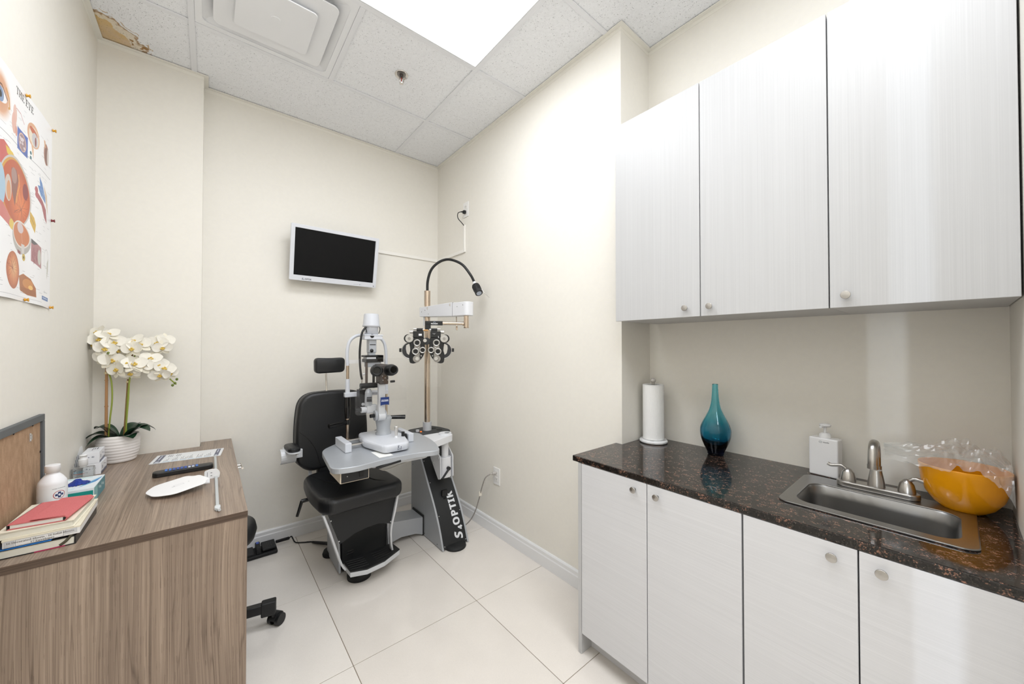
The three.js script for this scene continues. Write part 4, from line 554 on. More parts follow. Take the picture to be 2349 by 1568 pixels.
  for (let j = 0; j <= ny; j++) for (let i = 0; i <= nx; i++) { const u = i / nx, v = j / ny; const bulge = 0.0015 + 0.006 * Math.sin(u * Math.PI * 2) ** 2 * (0.35 + 0.65 * (1 - v)) * (v < 0.97 ? 1 : 0.9); pos.push(XL + bulge, Y0 + (Y1 - Y0) * v + (1 - v) * 0.004 * Math.sin(u * Math.PI), Z0 + (Z1 - Z0) * u); uv.push(u, v); }
  for (let j = 0; j < ny; j++) for (let i = 0; i < nx; i++) { const a = j * (nx + 1) + i; idx.push(a, a + 1, a + nx + 2, a, a + nx + 2, a + nx + 1); }
  const g = new THREE.BufferGeometry(); g.setAttribute('position', new THREE.Float32BufferAttribute(pos, 3)); g.setAttribute('uv', new THREE.Float32BufferAttribute(uv, 2)); g.setIndex(idx); g.computeVertexNormals();
  one('anatomy_poster', g, M(0xffffff, 0.35, 0, { map: tx, side: THREE.DoubleSide }), 'anatomical eye chart poster pinned on the wall', 'poster'); }
{ const pin = lathe([[0, 0], [0.0045, 0.0005], [0.0048, 0.002], [0.0032, 0.004], [0.003, 0.0075], [0.005, 0.0095], [0.0052, 0.0115], [0, 0.0122]], [0, 0, 0], 16).scale(1.1, 0.75, 1.1).rotateZ(-Math.PI / 2), ye = M(0xd99a12, 0.25), re = M(0x7d1420, 0.25);
  for (const [y, z, m, l] of [[2.064, 1.026, ye, 'yellow push pin at top centre of the poster'], [2.067, 0.779, ye, 'yellow push pin at top corner of the poster'], [1.429, 1.014, ye, 'yellow push pin at bottom centre of the poster'], [1.424, 0.781, ye, 'yellow push pin at bottom corner of the poster'], [1.739, 0.778, re, 'dark red push pin on the side edge of the poster']]) { const o = one('push_pin', pin, m, l, 'push pin', 'push pins holding the poster'); o.position.set(XL + 0.003, y, z); } }
// monitor on the back wall
{ const t = thing('wall_monitor', 'flat monitor with silver white bezel and dark screen', 'monitor', [-0.845, 1.903, 0.1125]); const W = 0.562, Hh = 0.362; t.rotation.x = 0.207;
  const bez = M(0xdfe1e6, 0.35); const fr = rrect(W, Hh, 0.006); fr.holes.push(rrect(W - 0.048, Hh - 0.058, 0.001, 0, 0.006, THREE.Path));
  mesh('bezel', ext(fr, 0.02, 0.002).translate(0, 0, -0.004), bez, t);
  mesh('rear_shell', [bx(-W / 2 + 0.004, W / 2 - 0.004, -Hh / 2 + 0.004, Hh / 2 - 0.004, -0.03, -0.003, 0.004), bx(-0.12, 0.12, -0.1, 0.1, -0.05, -0.03, 0.004)], M(0xc9cbce, 0.5), t);
  mesh('screen', bx(-W / 2 + 0.02, W / 2 - 0.02, -Hh / 2 + 0.03, Hh / 2 - 0.018, -0.004, 0.009), M(0x09090a, 0.5, 0, { specularIntensity: 0.35 }), t);
  print('logo_print', 0.085, 0.017, 320, (g, w, h) => { g.fillStyle = '#1b1f3a'; g.font = 'italic bold 60px sans-serif'; g.fillText('S', 4, h - 12); g.font = 'bold 38px sans-serif'; g.fillText('4', 42, h - 6); g.font = 'bold 50px sans-serif'; g.fillText('OPTIK', 76, h - 14); }, t, [-0.168, -Hh / 2 + 0.0125, 0.0165]);
  print('model_print', 0.06, 0.008, 256, (g, w, h) => { g.fillStyle = '#7d8494'; g.fillRect(0, 14, 150, 4); g.fillRect(172, 8, 14, 16); g.fillRect(190, 8, 14, 16); g.fillRect(236, 8, 3, 16); }, t, [0.15, -Hh / 2 + 0.012, 0.0165]);
  mesh('power_button', cyl([0.262, -Hh / 2 + 0.012, 0.0155], [0.262, -Hh / 2 + 0.012, 0.0175], 0.003), M(0x1a1a1c, 0.4), t);
  const br = mesh('wall_bracket', [bx(-0.05, 0.05, -0.05, 0.05, -0.062, -0.05)], M(0x3a3c3e, 0.5), t); mesh('bracket_arm', cyl([0, 0, -0.06], [0, 0.02, -0.112], 0.018), M(0x3a3c3e, 0.5), br); }
{ const t = thing('cable_raceway', 'white surface cable raceway running across the wall corner', 'raceway'); const m = M(0xf6f3ec, 0.4);
  mesh('channel', bx(-0.72, -0.001, 2.012, 2.036, 0.0005, 0.012, 0.001, 1), m, t); mesh('channel', bx(-0.012, -0.0005, 2.012, 2.036, 0.013, 0.438, 0.001, 1), m, t); mesh('channel', bx(-0.012, -0.0005, 2.036, 2.225, 0.436, 0.454, 0.001, 1), m, t); mesh('elbow', bx(-0.0125, -0.0004, 2.014, 2.05, 0.434, 0.456, 0.001, 1), m, t); }
function outlet(y, z, label) { const t = thing('wall_outlet', label, 'outlet', [0, y, z], 0);
  mesh('cover_plate', bx(-0.006, -0.0005, -0.057, 0.057, -0.035, 0.035, 0.002, 2), M(0xf4f3f0, 0.35), t);
  for (const s of [-1, 1]) { const r = mesh('receptacle', bx(-0.0075, -0.005, s * 0.0205 - 0.015, s * 0.0205 + 0.015, -0.0165, 0.0165, 0.001, 1), M(0xeceae6, 0.4), t); for (const z2 of [-0.006, 0.006]) mesh('slot', bx(-0.0078, -0.007, s * 0.0205 - 0.003, s * 0.0205 + 0.006, z2 - 0.001, z2 + 0.001), M(0x3a3836, 0.6), r); }
  return t; }
outlet(2.34, 0.462, 'white wall outlet high up with black plug'); outlet(0.398, 0.856, 'white wall outlet low down with grey plug');
{ const t = thing('monitor_cord', 'black plug and short cord at the high outlet', 'power cord'); mesh('plug', [bx(-0.03, -0.0085, 2.306, 2.33, 0.450, 0.474, 0.004, 2), cyl([-0.03, 2.318, 0.46], [-0.045, 2.317, 0.452], 0.006, 0.004)], M(0x141416, 0.5), t); mesh('cord', tube([[-0.045, 2.317, 0.452], [-0.062, 2.305, 0.44], [-0.058, 2.27, 0.434], [-0.03, 2.24, 0.441], [-0.008, 2.218, 0.445]], 0.0032, 30, 8), M(0x141416, 0.5), t); }
{ const t = thing('stand_power_cord', 'grey power cord hanging from the low outlet to the floor', 'power cord'), m = M(0x8d8882, 0.5); mesh('plug', [cyl([-0.0085, 0.418, 0.845], [-0.032, 0.418, 0.845], 0.012, 0.009), cyl([-0.032, 0.418, 0.845], [-0.045, 0.416, 0.84], 0.006, 0.004)], M(0xb9b4ae, 0.5), t);
  mesh('cord', tube([[-0.045, 0.416, 0.84], [-0.075, 0.395, 0.825], [-0.085, 0.33, 0.80], [-0.085, 0.24, 0.765], [-0.09, 0.15, 0.73], [-0.105, 0.085, 0.70], [-0.14, 0.045, 0.68], [-0.192, 0.04, 0.67]], 0.0038, 50, 8), m, t); mesh('cord_tag', bx(-0.098, -0.076, 0.262, 0.294, 0.778, 0.784, 0.001, 1), M(0xe6dfd2, 0.5), t); }

// ---------------------------------------------------------------- instrument stand with pole
const SX0 = -0.392, SX1 = -0.198;                                    // outer faces of the side panels
const standCurve = new THREE.CatmullRomCurve3([[0.812, 0.0], [0.765, 0.115], [0.70, 0.23], [0.605, 0.36], [0.503, 0.498], [0.415, 0.62]].map(p => V(p[0], p[1], 0)));
{ const t = thing('instrument_stand', 'silver and black ophthalmic instrument stand with tall pole in the corner', 'stand');
  const C = standCurve.getPoints(28), prof = new THREE.Shape(); prof.moveTo(0.35, 0.004); C.forEach((p, i) => prof.lineTo(p.x, Math.max(0.004, p.y))); prof.lineTo(0.35, 0.64); prof.closePath();
  const side = ext(prof, 0.012, 0.001, 1).rotateY(-Math.PI / 2);
  mesh('side_panel', side.clone().translate(SX0 + 0.012, 0, 0), silverPaint, t); mesh('side_panel', side.clone().translate(SX1, 0, 0), silverPaint, t);
  // black front panel following the curve, lettering running up its right side
  const art = canvasTex(512, 2048, (g, w, h) => { g.fillStyle = '#17191b'; g.fillRect(0, 0, w, h); g.save(); g.translate(w * 0.86, h * 0.955); g.rotate(-Math.PI / 2); g.fillStyle = '#e4e6e8'; g.font = 'italic 900 230px sans-serif'; g.fillText('S', 0, 0); g.font = '900 130px sans-serif'; g.fillText('4', 160, 26); g.font = '900 196px sans-serif'; let x = 242; for (const c of 'OPTIK') { g.fillText(c, x, -4); x += g.measureText(c).width + 8; } g.restore(); });
  { const pos = [], uv = [], idx = [], n = C.length - 1, x0 = SX0 + 0.012, x1 = SX1 - 0.012; const cl = standCurve.getLength(); let L = 0;
    for (let i = 0; i <= n; i++) { if (i) L += C[i].distanceTo(C[i - 1]); const d = C[Math.min(n, i + 1)].clone().sub(C[Math.max(0, i - 1)]).normalize(), nz = d.y, ny = -d.x, off = -0.0035; for (const x of [x0, x1]) { pos.push(x, Math.max(0.012, C[i].y + ny * off), C[i].x + nz * off); uv.push(x === x0 ? 0 : 1, L / cl); } }
    for (let i = 0; i < n; i++) { const a = i * 2; idx.push(a, a + 1, a + 3, a, a + 3, a + 2); }
    const g = new THREE.BufferGeometry(); g.setAttribute('position', new THREE.Float32BufferAttribute(pos, 3)); g.setAttribute('uv', new THREE.Float32BufferAttribute(uv, 2)); g.setIndex(idx); g.computeVertexNormals();
    const fp = mesh('front_panel', g, M(0xffffff, 0.5, 0, { map: art, side: THREE.DoubleSide }), t);
    for (const q of [1, 9, 17, 22]) for (const x of [x0 + 0.008, x1 - 0.008]) mesh('screw', ball([x, C[q].y + 0.002, C[q].x - 0.001], 0.0032, 1, 1, 1, 10), screwMat, fp); }
  mesh('back_panel', bx(SX0 + 0.012, SX1 - 0.012, 0.004, 0.63, 0.352, 0.358), blackPanel, t);
  for (const [y, z] of [[0.02, 0.74], [0.02, 0.56], [0.44, 0.375]]) mesh('side_screw', ball([SX0, y, z], 0.004, 0.5, 1, 1, 10), M(0x55585a, 0.4, 0.7), t);
  mesh('socket', [bx(-0.318, -0.275, 0.276, 0.32, 0.652, 0.672, 0.006), bx(-0.309, -0.285, 0.262, 0.269, 0.668, 0.676, 0.001, 1)], blackGloss, t).rotation.set(0, 0, 0);
  mesh('foot_pad', [lathe([[0, 0.0005], [0.068, 0.0005], [0.07, 0.006], [0.066, 0.018], [0.05, 0.022], [0, 0.022]], [-0.295, 0, 0.80], 40)], blackMatte, t);
  mesh('base_beam', [ext(poly([[0, 0.02], [0.10, 0.04], [0.2, 0.03], [0.262, 0.004], [0.262, 0.125], [0.0, 0.16]], 0.003), 0.16, 0.003, 2).translate(-0.65, 0, 0.39)], silverPaint, t);
  mesh('beam_gasket', bx(SX0 - 0.008, SX0, 0.004, 0.14, 0.385, 0.555, 0.003), blackMatte, t);
  // console tray at the pole's foot
  const tr = mesh('console', ext(poly([[-0.41, 0.30], [-0.20, 0.27], [-0.165, 0.36], [-0.15, 0.50], [-0.30, 0.60], [-0.42, 0.48]], 0.04), 0.035, 0.008, 3, 8).rotateX(Math.PI / 2).translate(0, 0.675, 0), M(0x34373a, 0.55), t); tr.rotation.x = 0; 
  for (const [x, z] of [[-0.232, 0.375], [-0.222, 0.45]]) mesh('holder_well', cyl([x, 0.6745, z], [x, 0.6765, z], 0.022), M(0x060607, 0.6), tr);
  mesh('console_knob', cyl([-0.372, 0.675, 0.405], [-0.372, 0.688, 0.405], 0.012), silverLight, tr); mesh('pilot_lamp', bx(-0.362, -0.352, 0.675, 0.680, 0.425, 0.435), M(0xd07028, 0.3, 0, { emissive: 0xff7a20, emissiveIntensity: 0.8 }), tr);
  mesh('pole_socket', cyl([-0.294, 0.655, 0.4], [-0.294, 0.735, 0.4], 0.031, 0.031, 32), silverLight, t);
  mesh('pole', [cyl([-0.294, 0.735, 0.4], [-0.296, 1.69, 0.4], 0.0205, 0.0205, 36), cyl([-0.2958, 1.585, 0.4], [-0.296, 1.69, 0.4], 0.022, 0.022, 36)], bronzeChrome, t);
  // gooseneck reading lamp
  const gn = [[-0.296, 1.688, 0.4], [-0.295, 1.76, 0.404], [-0.281, 1.832, 0.418], [-0.254, 1.88, 0.442], [-0.211, 1.914, 0.476], [-0.168, 1.916, 0.524], [-0.118, 1.876, 0.593], [-0.086, 1.795, 0.655], [-0.083, 1.735, 0.70]];
  mesh('gooseneck', tube(gn, 0.0095, 70, 14), blackPlastic, t);
  mesh('lamp_collar', cyl([-0.083, 1.737, 0.698], [-0.084, 1.71, 0.718], 0.0115), whitePlastic, t);
  const lh = mesh('lamp_head', [cyl([-0.084, 1.712, 0.716], [-0.088, 1.652, 0.765], 0.026, 0.027, 32)], M(0x1b1c1e, 0.5), t);
  for (let k = 0; k < 20; k++) { const a = k / 20 * Math.PI * 2, q = new THREE.Quaternion().setFromUnitVectors(V(0, 1, 0), V(-0.004, -0.06, 0.049).normalize()), o = V(Math.cos(a) * 0.027, 0, Math.sin(a) * 0.027).applyQuaternion(q); mesh('grip_rib', cyl([-0.0845 + o.x, 1.706 + o.y, 0.72 + o.z], [-0.0865 + o.x, 1.674 + o.y, 0.747 + o.z], 0.0016, 0.0016, 6), M(0x1b1c1e, 0.5), lh); }
  mesh('lamp_lens', cyl([-0.088, 1.6525, 0.7646], [-0.0882, 1.651, 0.766], 0.0185, 0.0185, 28), M(0xaab2c0, 0.15), lh);
  mesh('lamp_pointer', [cyl([-0.068, 1.676, 0.775], [-0.062, 1.652, 0.79], 0.0028), cyl([-0.062, 1.652, 0.79], [-0.03, 1.622, 0.81], 0.0011, 0.0011, 8)], nickel, lh);
  // swing arm carrying the refractor
  const A = V(-0.294, 0, 0.4), B = V(-0.214, 0, 0.80), yaw = Math.atan2(B.x - A.x, B.z - A.z), len = A.distanceTo(B), arm = new THREE.Group(); arm.name = 'swing_arm'; arm.position.set(-0.294, 1.535, 0.4); arm.rotation.y = yaw; t.add(arm);
  mesh('arm_cover', ext(poly([[-0.045, -0.034, 0.004], [0.31, -0.048, 0.004], [0.31, 0.046, 0.004], [-0.045, 0.034, 0.004]]), 0.076, 0.003).rotateY(-Math.PI / 2).translate(0.038, 0, 0), whitePaint, arm);
  mesh('arm_seam', bx(-0.0365, 0.0365, -0.046, 0.044, 0.3098, 0.3145), blackPlastic, arm);
  mesh('arm_end_cover', flat(poly([[-0.038, 0.314], [0.038, 0.314], [0.038, len + 0.045, 0.035], [-0.038, len + 0.045, 0.035]]), 0.09, 0.042, 0.003), whitePaint, arm);
  for (const [y, z] of [[0.0, -0.02], [-0.02, 0.06], [0.012, 0.36], [0.02, 0.415], [0.01, 0.02]]) mesh('arm_screw', ball([-0.0385, y, z], 0.0028, 0.5, 1, 1, 8), M(0x2c2c2e, 0.5), arm);
  for (const [y, z] of [[0.022, 0.05], [0.03, 0.29]]) mesh('cover_clip', bx(-0.041, -0.037, y - 0.008, y + 0.008, z - 0.004, z + 0.004, 0.001, 1), chrome, arm);
  mesh('arm_lever', [cyl([0.01, -0.045, 0.30], [0.0, -0.115, 0.315], 0.0028), cyl([0.0, -0.115, 0.315], [-0.001, -0.14, 0.318], 0.0062, 0.0055)], bronzeChrome, arm);
  mesh('hanger_post', [cyl([0, -0.048, len], [0, -0.125, len], 0.0165, 0.0165, 28), cyl([0, -0.125, len], [0, -0.13, len], 0.019, 0.017, 28)], bronzeChrome, arm);
  mesh('hinge_post', [cyl([-0.014, -0.034, -0.012], [-0.014, -0.10, -0.012], 0.011)], silverLight, arm); }
// ---------------------------------------------------------------- refractor head hanging from the arm
{ const t = thing('phoropter', 'black and silver phoropter with paired lens dials hanging from arm', 'phoropter', [-0.43, 1.296, 0.672], -0.515);
  const K = 1 / 4600 * 1.0, X = x => (x - 1000) * K, Y = y => (780 - y) * K, sil = M(0xc6c4c0, 0.28, 0.75), silD = M(0x9b9894, 0.35, 0.7), bk = M(0x131415, 0.4), dk = M(0x2a2b2d, 0.5), hole = M(0x050506, 0.3);
  // rod back to the arm
  mesh('support_rod', cyl([X(1400), Y(135), -0.01], [0.242, Y(135), -0.006], 0.0105, 0.0105, 24), bronzeChrome, t);
  mesh('rod_clamp', cyl([0.226, Y(135) - 0.002, -0.006], [0.268, Y(135) - 0.002, -0.004], 0.0135, 0.0135, 24), bronzeChrome, t);
  const mount = mesh('mount', [bx(X(930), X(1450), Y(198), Y(72), -0.022, 0.006, 0.003), bx(X(930), X(1095), Y(330), Y(150), -0.022, 0.006, 0.003)], bk, t);
  print('mount_print', 0.046, 0.02, 192, (g, w, h) => { g.fillStyle = '#fff'; g.font = 'bold 46px sans-serif'; g.textAlign = 'center'; g.fillText('Reichert', w / 2, h - 14, w - 8); g.strokeStyle = '#cfe0f4'; g.lineWidth = 5; g.beginPath(); g.arc(w / 2, 46, 40, Math.PI * 1.15, Math.PI * 1.85); g.stroke(); }, mount, [X(1205), Y(140), 0.0064]);
  for (const s of [-1, 1]) { const L = s < 0, f = x => L ? 1975 - x : x;  // mirrored about x = 987
    const half = new THREE.Group(); half.name = 'lens_battery'; t.add(half);
    const P = (x, y) => [X(f(x)), Y(y)];
    mesh('dial_disc', [cyl([...P(1470, 955), -0.034], [...P(1470, 955), -0.006], 0.0545, 0.0545, 48)], dk, half);
    mesh('dial_rim', [new THREE.TorusGeometry(0.0535, 0.0028, 10, 48).translate(...P(1470, 955), -0.006)], sil, half);
    mesh('scale_window', ext(poly([[1500, 750], [1590, 800], [1600, 900], [1570, 1040], [1510, 1090], [1470, 960], [1480, 850]].map(q => P(...q)), 0.004), 0.003).translate(0, 0, -0.006), sil, half);
    const body = poly([[1060, 720, 0.004], [1040, 950, 0.01], [1105, 1150, 0.02], [1235, 1300, 0.02], [1380, 1350, 0.01], [1480, 1325, 0.008], [1505, 1200, 0.01], [1455, 1000, 0.02], [1485, 740, 0.01], [1390, 565, 0.004], [1080, 565, 0.004]].map(q => [...P(q[0], q[1]), q[2]])); mesh('body', ext(body, 0.034, 0.003, 2, 6).translate(0, 0, -0.03), bk, half);
    mesh('top_block', bx(Math.min(X(f(1085)), X(f(1392))), Math.max(X(f(1085)), X(f(1392))), Y(568), Y(378), -0.03, 0.008, 0.003), bk, half);
    mesh('level_bar', bx(Math.min(X(f(1095)), X(f(1290))), Math.max(X(f(1095)), X(f(1290))), Y(380), Y(293), -0.02, 0.006, 0.004), bk, half);
    for (const [x, y, r, h] of [[1330, 318, 0.0075, 0.014], [1440, 400, 0.011, 0.02]]) mesh('adjust_knob', cyl([X(f(x - 60)), Y(y), -0.008], [X(f(x + 50)), Y(y), -0.008], r, r, 20), sil, half);
    mesh('bar_end', cyl([X(f(1110)), Y(335), 0.004], [X(f(1060)), Y(335), 0.004], 0.006), sil, half);
    // power dial
    const pd = mesh('power_dial', cyl([...P(1495, 600), -0.004], [...P(1495, 600), 0.012], 0.0255, 0.0245, 36), sil, half); mesh('dial_backing', cyl([...P(1530, 600), -0.02], [...P(1530, 600), 0.004], 0.027, 0.027, 32), bk, half); mesh('dial_hub', cyl([...P(1495, 600), 0.012], [...P(1495, 600), 0.022], 0.0095, 0.0085, 24), silD, pd);
    for (let k = 0; k < 10; k++) { const a = k / 10 * 6.283; mesh('dial_mark', ball([P(1495, 600)[0] + Math.cos(a) * 0.019, P(1495, 600)[1] + Math.sin(a) * 0.019, 0.0122], 0.0012, 1, 1, 0.4, 6), M(0x444444, 0.6), pd); }
    // lens rings
    const ring = (x, y, r, z) => { const o = mesh('lens_ring', lathe([[r * 0.6, 0], [r, 0], [r, 0.010], [r * 0.93, 0.013], [r * 0.72, 0.013], [r * 0.6, 0.008], [r * 0.6, 0]], [0, 0, 0], 36).rotateX(Math.PI / 2).translate(...P(x, y), z), sil, half); mesh('lens', cyl([...P(x, y), z], [...P(x, y), z + 0.003], r * 0.62, r * 0.62, 28), hole, o); };
    ring(1110, 945, 0.0205, 0.004); ring(1268, 728, 0.0225, 0.010); ring(1312, 985, 0.0225, 0.010);
    mesh('cylinder_arm', ext(poly([[1185, 740], [1350, 740], [1345, 850], [1390, 960], [1300, 1060], [1190, 1020], [1175, 860]].map(q => P(...q)), 0.012), 0.008, 0.0015).translate(0, 0, 0.002), silD, half);
    mesh('pivot', ball([...P(1240, 880), 0.011], 0.006, 1, 1, 0.5, 14), sil, half);
    const ak = mesh('axis_knob', cyl([...P(1285, 1205), 0.003], [...P(1285, 1205), 0.012], 0.0235, 0.0225, 36), silD, half); mesh('axis_hub', cyl([...P(1270, 1200), 0.012], [...P(1262, 1198), 0.028], 0.0125, 0.0115, 24), sil, ak);
    mesh('neck_arm', ext(poly([[1190, 1030], [1290, 1030], [1350, 1130], [1200, 1140]].map(q => P(...q)), 0.006), 0.008).translate(0, 0, 0.002), silD, half);
    mesh('screw', ball([...P(1155, 1118), 0.005], 0.0045, 1, 1, 0.5, 12), sil, half);
    mesh('side_clip', bx(Math.min(X(f(1700)), X(f(1790))), Math.max(X(f(1700)), X(f(1790))), Y(1000), Y(890), -0.02, -0.004, 0.002), bk, half); }
  mesh('centre_housing', cyl([X(975), Y(680), -0.012], [X(975), Y(680), 0.006], 0.024, 0.022, 32), dk, t); mesh('centre_knob', cyl([X(940), Y(660), 0.006], [X(936), Y(660), 0.026], 0.0115, 0.0112, 24), sil, t);
  mesh('level_vial', cyl([X(890), Y(355), 0.008], [X(1020), Y(355), 0.008], 0.006), M(0xb98d58, 0.25, 0.4), t);
  print('serial_tag', 0.02, 0.013, 64, (g, w, h) => { g.fillStyle = '#e6e6e6'; g.fillRect(0, 0, w, h); }, t, [X(795), Y(488), 0.0086], [0, 0, 0], { opaque: true });
  print('letter_print', 0.012, 0.018, 64, (g, w, h) => { g.fillStyle = '#fff'; g.font = 'bold 84px sans-serif'; g.fillText('L', 10, h - 14); }, t, [X(1330), Y(545), 0.0086]); print('letter_print', 0.03, 0.013, 128, (g, w, h) => { g.fillStyle = '#bbb'; g.font = '20px sans-serif'; g.fillRect(10, 8, 90, 6); g.fillRect(40, 26, 40, 8); }, t, [X(1205), Y(465), 0.0086]);
  mesh('breath_shield', ext(rrect(0.10, 0.155, 0.014), 0.002).translate(-0.012 + 0.05, -0.20, -0.012), clearPane, t); }

// ---------------------------------------------------------------- examination chair
{ const t = thing('examination_chair', 'black padded examination chair with headrest on silver pedestal base', 'examination chair', [-0.885, 0, 0.55], 0.06);
  const O = [-0.885, 0, 0.55], pt = (x, y, z) => { const dx = x - O[0], dz = z - O[2], c = Math.cos(0.06), n = Math.sin(0.06); return [dx * c - dz * n, y, dx * n + dz * c]; };   // world to chair
  const Wp = a => a.map(p => pt(...p));
  // pedestal
  const ped = new THREE.Group(); ped.name = 'pedestal'; ped.position.set(0, 0, 0); ped.rotation.y = -0.06; t.add(ped); const q = (x0, x1, y0, y1, z0, z1, r, sg) => bx(x0 - O[0], x1 - O[0], y0, y1, z0 - O[2], z1 - O[2], r, sg);
  const sideP = ext(poly([[0.385, 0.012], [0.655, 0.012], [0.625, 0.20], [0.60, 0.27], [0.42, 0.27], [0.39, 0.20]], 0.004), 0.01, 0.001).rotateY(-Math.PI / 2).translate(0, 0, -O[2]);
  mesh('pedestal_side', sideP.clone().translate(-0.945 - O[0], 0, 0), silverPaint, ped); mesh('pedestal_side', sideP.clone().translate(-0.662 - O[0], 0, 0), silverPaint, ped);
  mesh('pedestal_core', q(-0.94, -0.675, 0.02, 0.265, 0.40, 0.615), blackPanel, ped); mesh('pedestal_front', q(-0.936, -0.80, 0.016, 0.25, 0.62, 0.64), blackPanel, ped);
  mesh('column', q(-0.86, -0.72, 0.26, 0.425, 0.46, 0.60, 0.01), blackPanel, ped);
  mesh('rear_pad', lathe([[0, 0.0005], [0.05, 0.0005], [0.052, 0.012], [0.045, 0.03], [0, 0.032]], [-0.93 - O[0], 0, 0.39 - O[2]], 32), blackMatte, ped);
  mesh('front_pad', lathe([[0, 0.0005], [0.062, 0.0005], [0.064, 0.02], [0.06, 0.045], [0, 0.047]], [-0.867 - O[0], 0, 0.725 - O[2]], 36), blackMatte, ped);
  mesh('front_pad', lathe([[0, 0.0005], [0.055, 0.0005], [0.056, 0.02], [0.05, 0.04], [0, 0.042]], [-0.70 - O[0], 0, 0.45 - O[2]], 32), blackMatte, ped);
  // leg rest: two rails, panels, foot plate
  const railG = pts => { const c = new THREE.CatmullRomCurve3(Wp(pts).map(p => V(...p))); return new THREE.ExtrudeGeometry(rrect(0.03, 0.011, 0.003), { steps: 24, extrudePath: c, bevelEnabled: false }); };
  mesh('leg_rail', railG([[-1.075, 0.432, 0.82], [-1.048, 0.35, 0.822], [-1.012, 0.235, 0.805], [-0.975, 0.13, 0.775], [-0.955, 0.095, 0.765]]), silverLight, t);
  mesh('leg_rail', railG([[-0.678, 0.43, 0.79], [-0.695, 0.35, 0.795], [-0.713, 0.25, 0.785], [-0.706, 0.16, 0.765], [-0.69, 0.095, 0.745]]), silverLight, t);
  const up = ext(poly([[-1.066, 0.425], [-0.685, 0.43], [-0.728, 0.272], [-0.80, 0.297], [-0.86, 0.297], [-0.93, 0.287], [-1.008, 0.255]].map(([x, y]) => [x - O[0], y]), 0.004), 0.006).translate(0, 0, 0.80 - O[2]); const upm = mesh('leg_panel', up, blackPanel, t);
  for (const [x, y] of [[-1.052, 0.39], [-0.70, 0.408], [-1.012, 0.272], [-0.732, 0.284]]) mesh('screw', ball([x - O[0], y, 0.807 - O[2]], 0.004, 1, 1, 0.6, 10), screwMat, upm);
  const fpS = poly([[-0.955, 0.70], [-0.672, 0.69], [-0.667, 0.785, 0.02], [-0.78, 0.838, 0.1], [-0.88, 0.846, 0.1], [-0.956, 0.812, 0.015]].map(([x, z]) => [x - O[0], z - O[2]]));
  const fp = mesh('foot_plate', flat(fpS, 0.008, 0.098, 0.002), M(0x131415, 0.6), t); mesh('foot_plate_edge', flat(fpS, 0.026, 0.0895, 0.004), silverLight, t);
  for (let k = 0; k < 5; k++) { const z = 0.715 + k * 0.022, b = 0.012; for (const q3 of [Wp([[-0.935, 0.0985, z - b * 0.2], [-0.875, 0.0985, z + b * 0.6], [-0.845, 0.0985, z + b * 0.7]]), Wp([[-0.80, 0.0985, z + b * 0.6], [-0.74, 0.0985, z + b * 0.2], [-0.70, 0.0985, z - b * 0.4]])]) mesh('tread_groove', tube(q3, 0.0022, 12, 6), M(0x050505, 0.5), fp); }
  mesh('adjust_clip', [bx(-0.035, 0.0, 0.105, 0.109, 0.098, 0.104), bx(-0.035, 0.0, 0.12, 0.124, 0.098, 0.104)], chrome, t);
  // seat cushion: full front, softened edges
  const seatS = poly([[-0.19, -0.21, 0.09], [0.19, -0.21, 0.09], [0.228, 0.06, 0.1], [0.222, 0.26, 0.06], [0.18, 0.315, 0.08], [-0.18, 0.315, 0.08], [-0.222, 0.26, 0.06], [-0.228, 0.06, 0.1]]);
  mesh('seat', crease(flat(seatS, 0.085, 0.515, 0.03, 6, 14), 1.0), blackVinyl, t);
  mesh('seat_shell', flat(seatS, 0.014, 0, 0.002).scale(0.9, 1, 0.86).translate(0, 0.434, -0.01), M(0xc9cbcc, 0.45), t);
  const seam = [[-0.16, 0.5155, -0.15], [-0.12, 0.5158, 0.02], [-0.085, 0.516, 0.10], [-0.10, 0.5155, 0.18], [-0.17, 0.5105, 0.27], [-0.19, 0.498, 0.288]];
  mesh('seat_seam', tube(seam, 0.0016, 40, 6), M(0x060606, 0.6), t); mesh('seat_seam', tube(seam.map(p => [-p[0], p[1], p[2]]), 0.0016, 40, 6), M(0x060606, 0.6), t);
  // backrest
  const bk = new THREE.Group(); bk.name = 'backrest'; bk.position.set(-0.005, 0.515, -0.285); bk.rotation.x = -0.05; t.add(bk);
  const backS = poly([[-0.15, 0.0, 0.09], [0.15, 0.0, 0.09], [0.213, 0.06, 0.06], [0.216, 0.28, 0.1], [0.19, 0.475, 0.09], [0, 0.485, 0.2], [-0.19, 0.475, 0.09], [-0.216, 0.28, 0.1], [-0.213, 0.06, 0.06]]);
  mesh('back_cushion', crease(ext(backS, 0.075, 0.022, 6, 14), 1.0), blackVinyl, bk);
  mesh('back_shell', ext(backS, 0.012, 0.003).translate(0, 0, -0.013), M(0x2a2b2d, 0.5), bk);
  const s1 = [[-0.20, 0.25, 0.074], [-0.15, 0.20, 0.0765], [-0.11, 0.13, 0.0765], [-0.09, 0.05, 0.0765], [-0.085, 0.01, 0.072]];
  mesh('back_seam', tube(s1, 0.0016, 30, 6), M(0x050505, 0.6), bk); mesh('back_seam', tube(s1.map(p => [-p[0], p[1], p[2]]), 0.0016, 30, 6), M(0x050505, 0.6), bk);
  // headrest
  mesh('headrest_stem', tube([[-0.035, 0.99, -0.285], [-0.036, 1.05, -0.29], [-0.04, 1.12, -0.285]], 0.006, 16, 10), chrome, t);
  mesh('headrest', crease(ext(poly([[-0.088, -0.05, 0.028], [0.088, -0.046, 0.028], [0.09, 0.05, 0.028], [0.0, 0.046, 0.05], [-0.09, 0.05, 0.028]]), 0.055, 0.012, 4, 8), 1.0).translate(-0.022, 1.162, -0.30), blackVinyl, t);
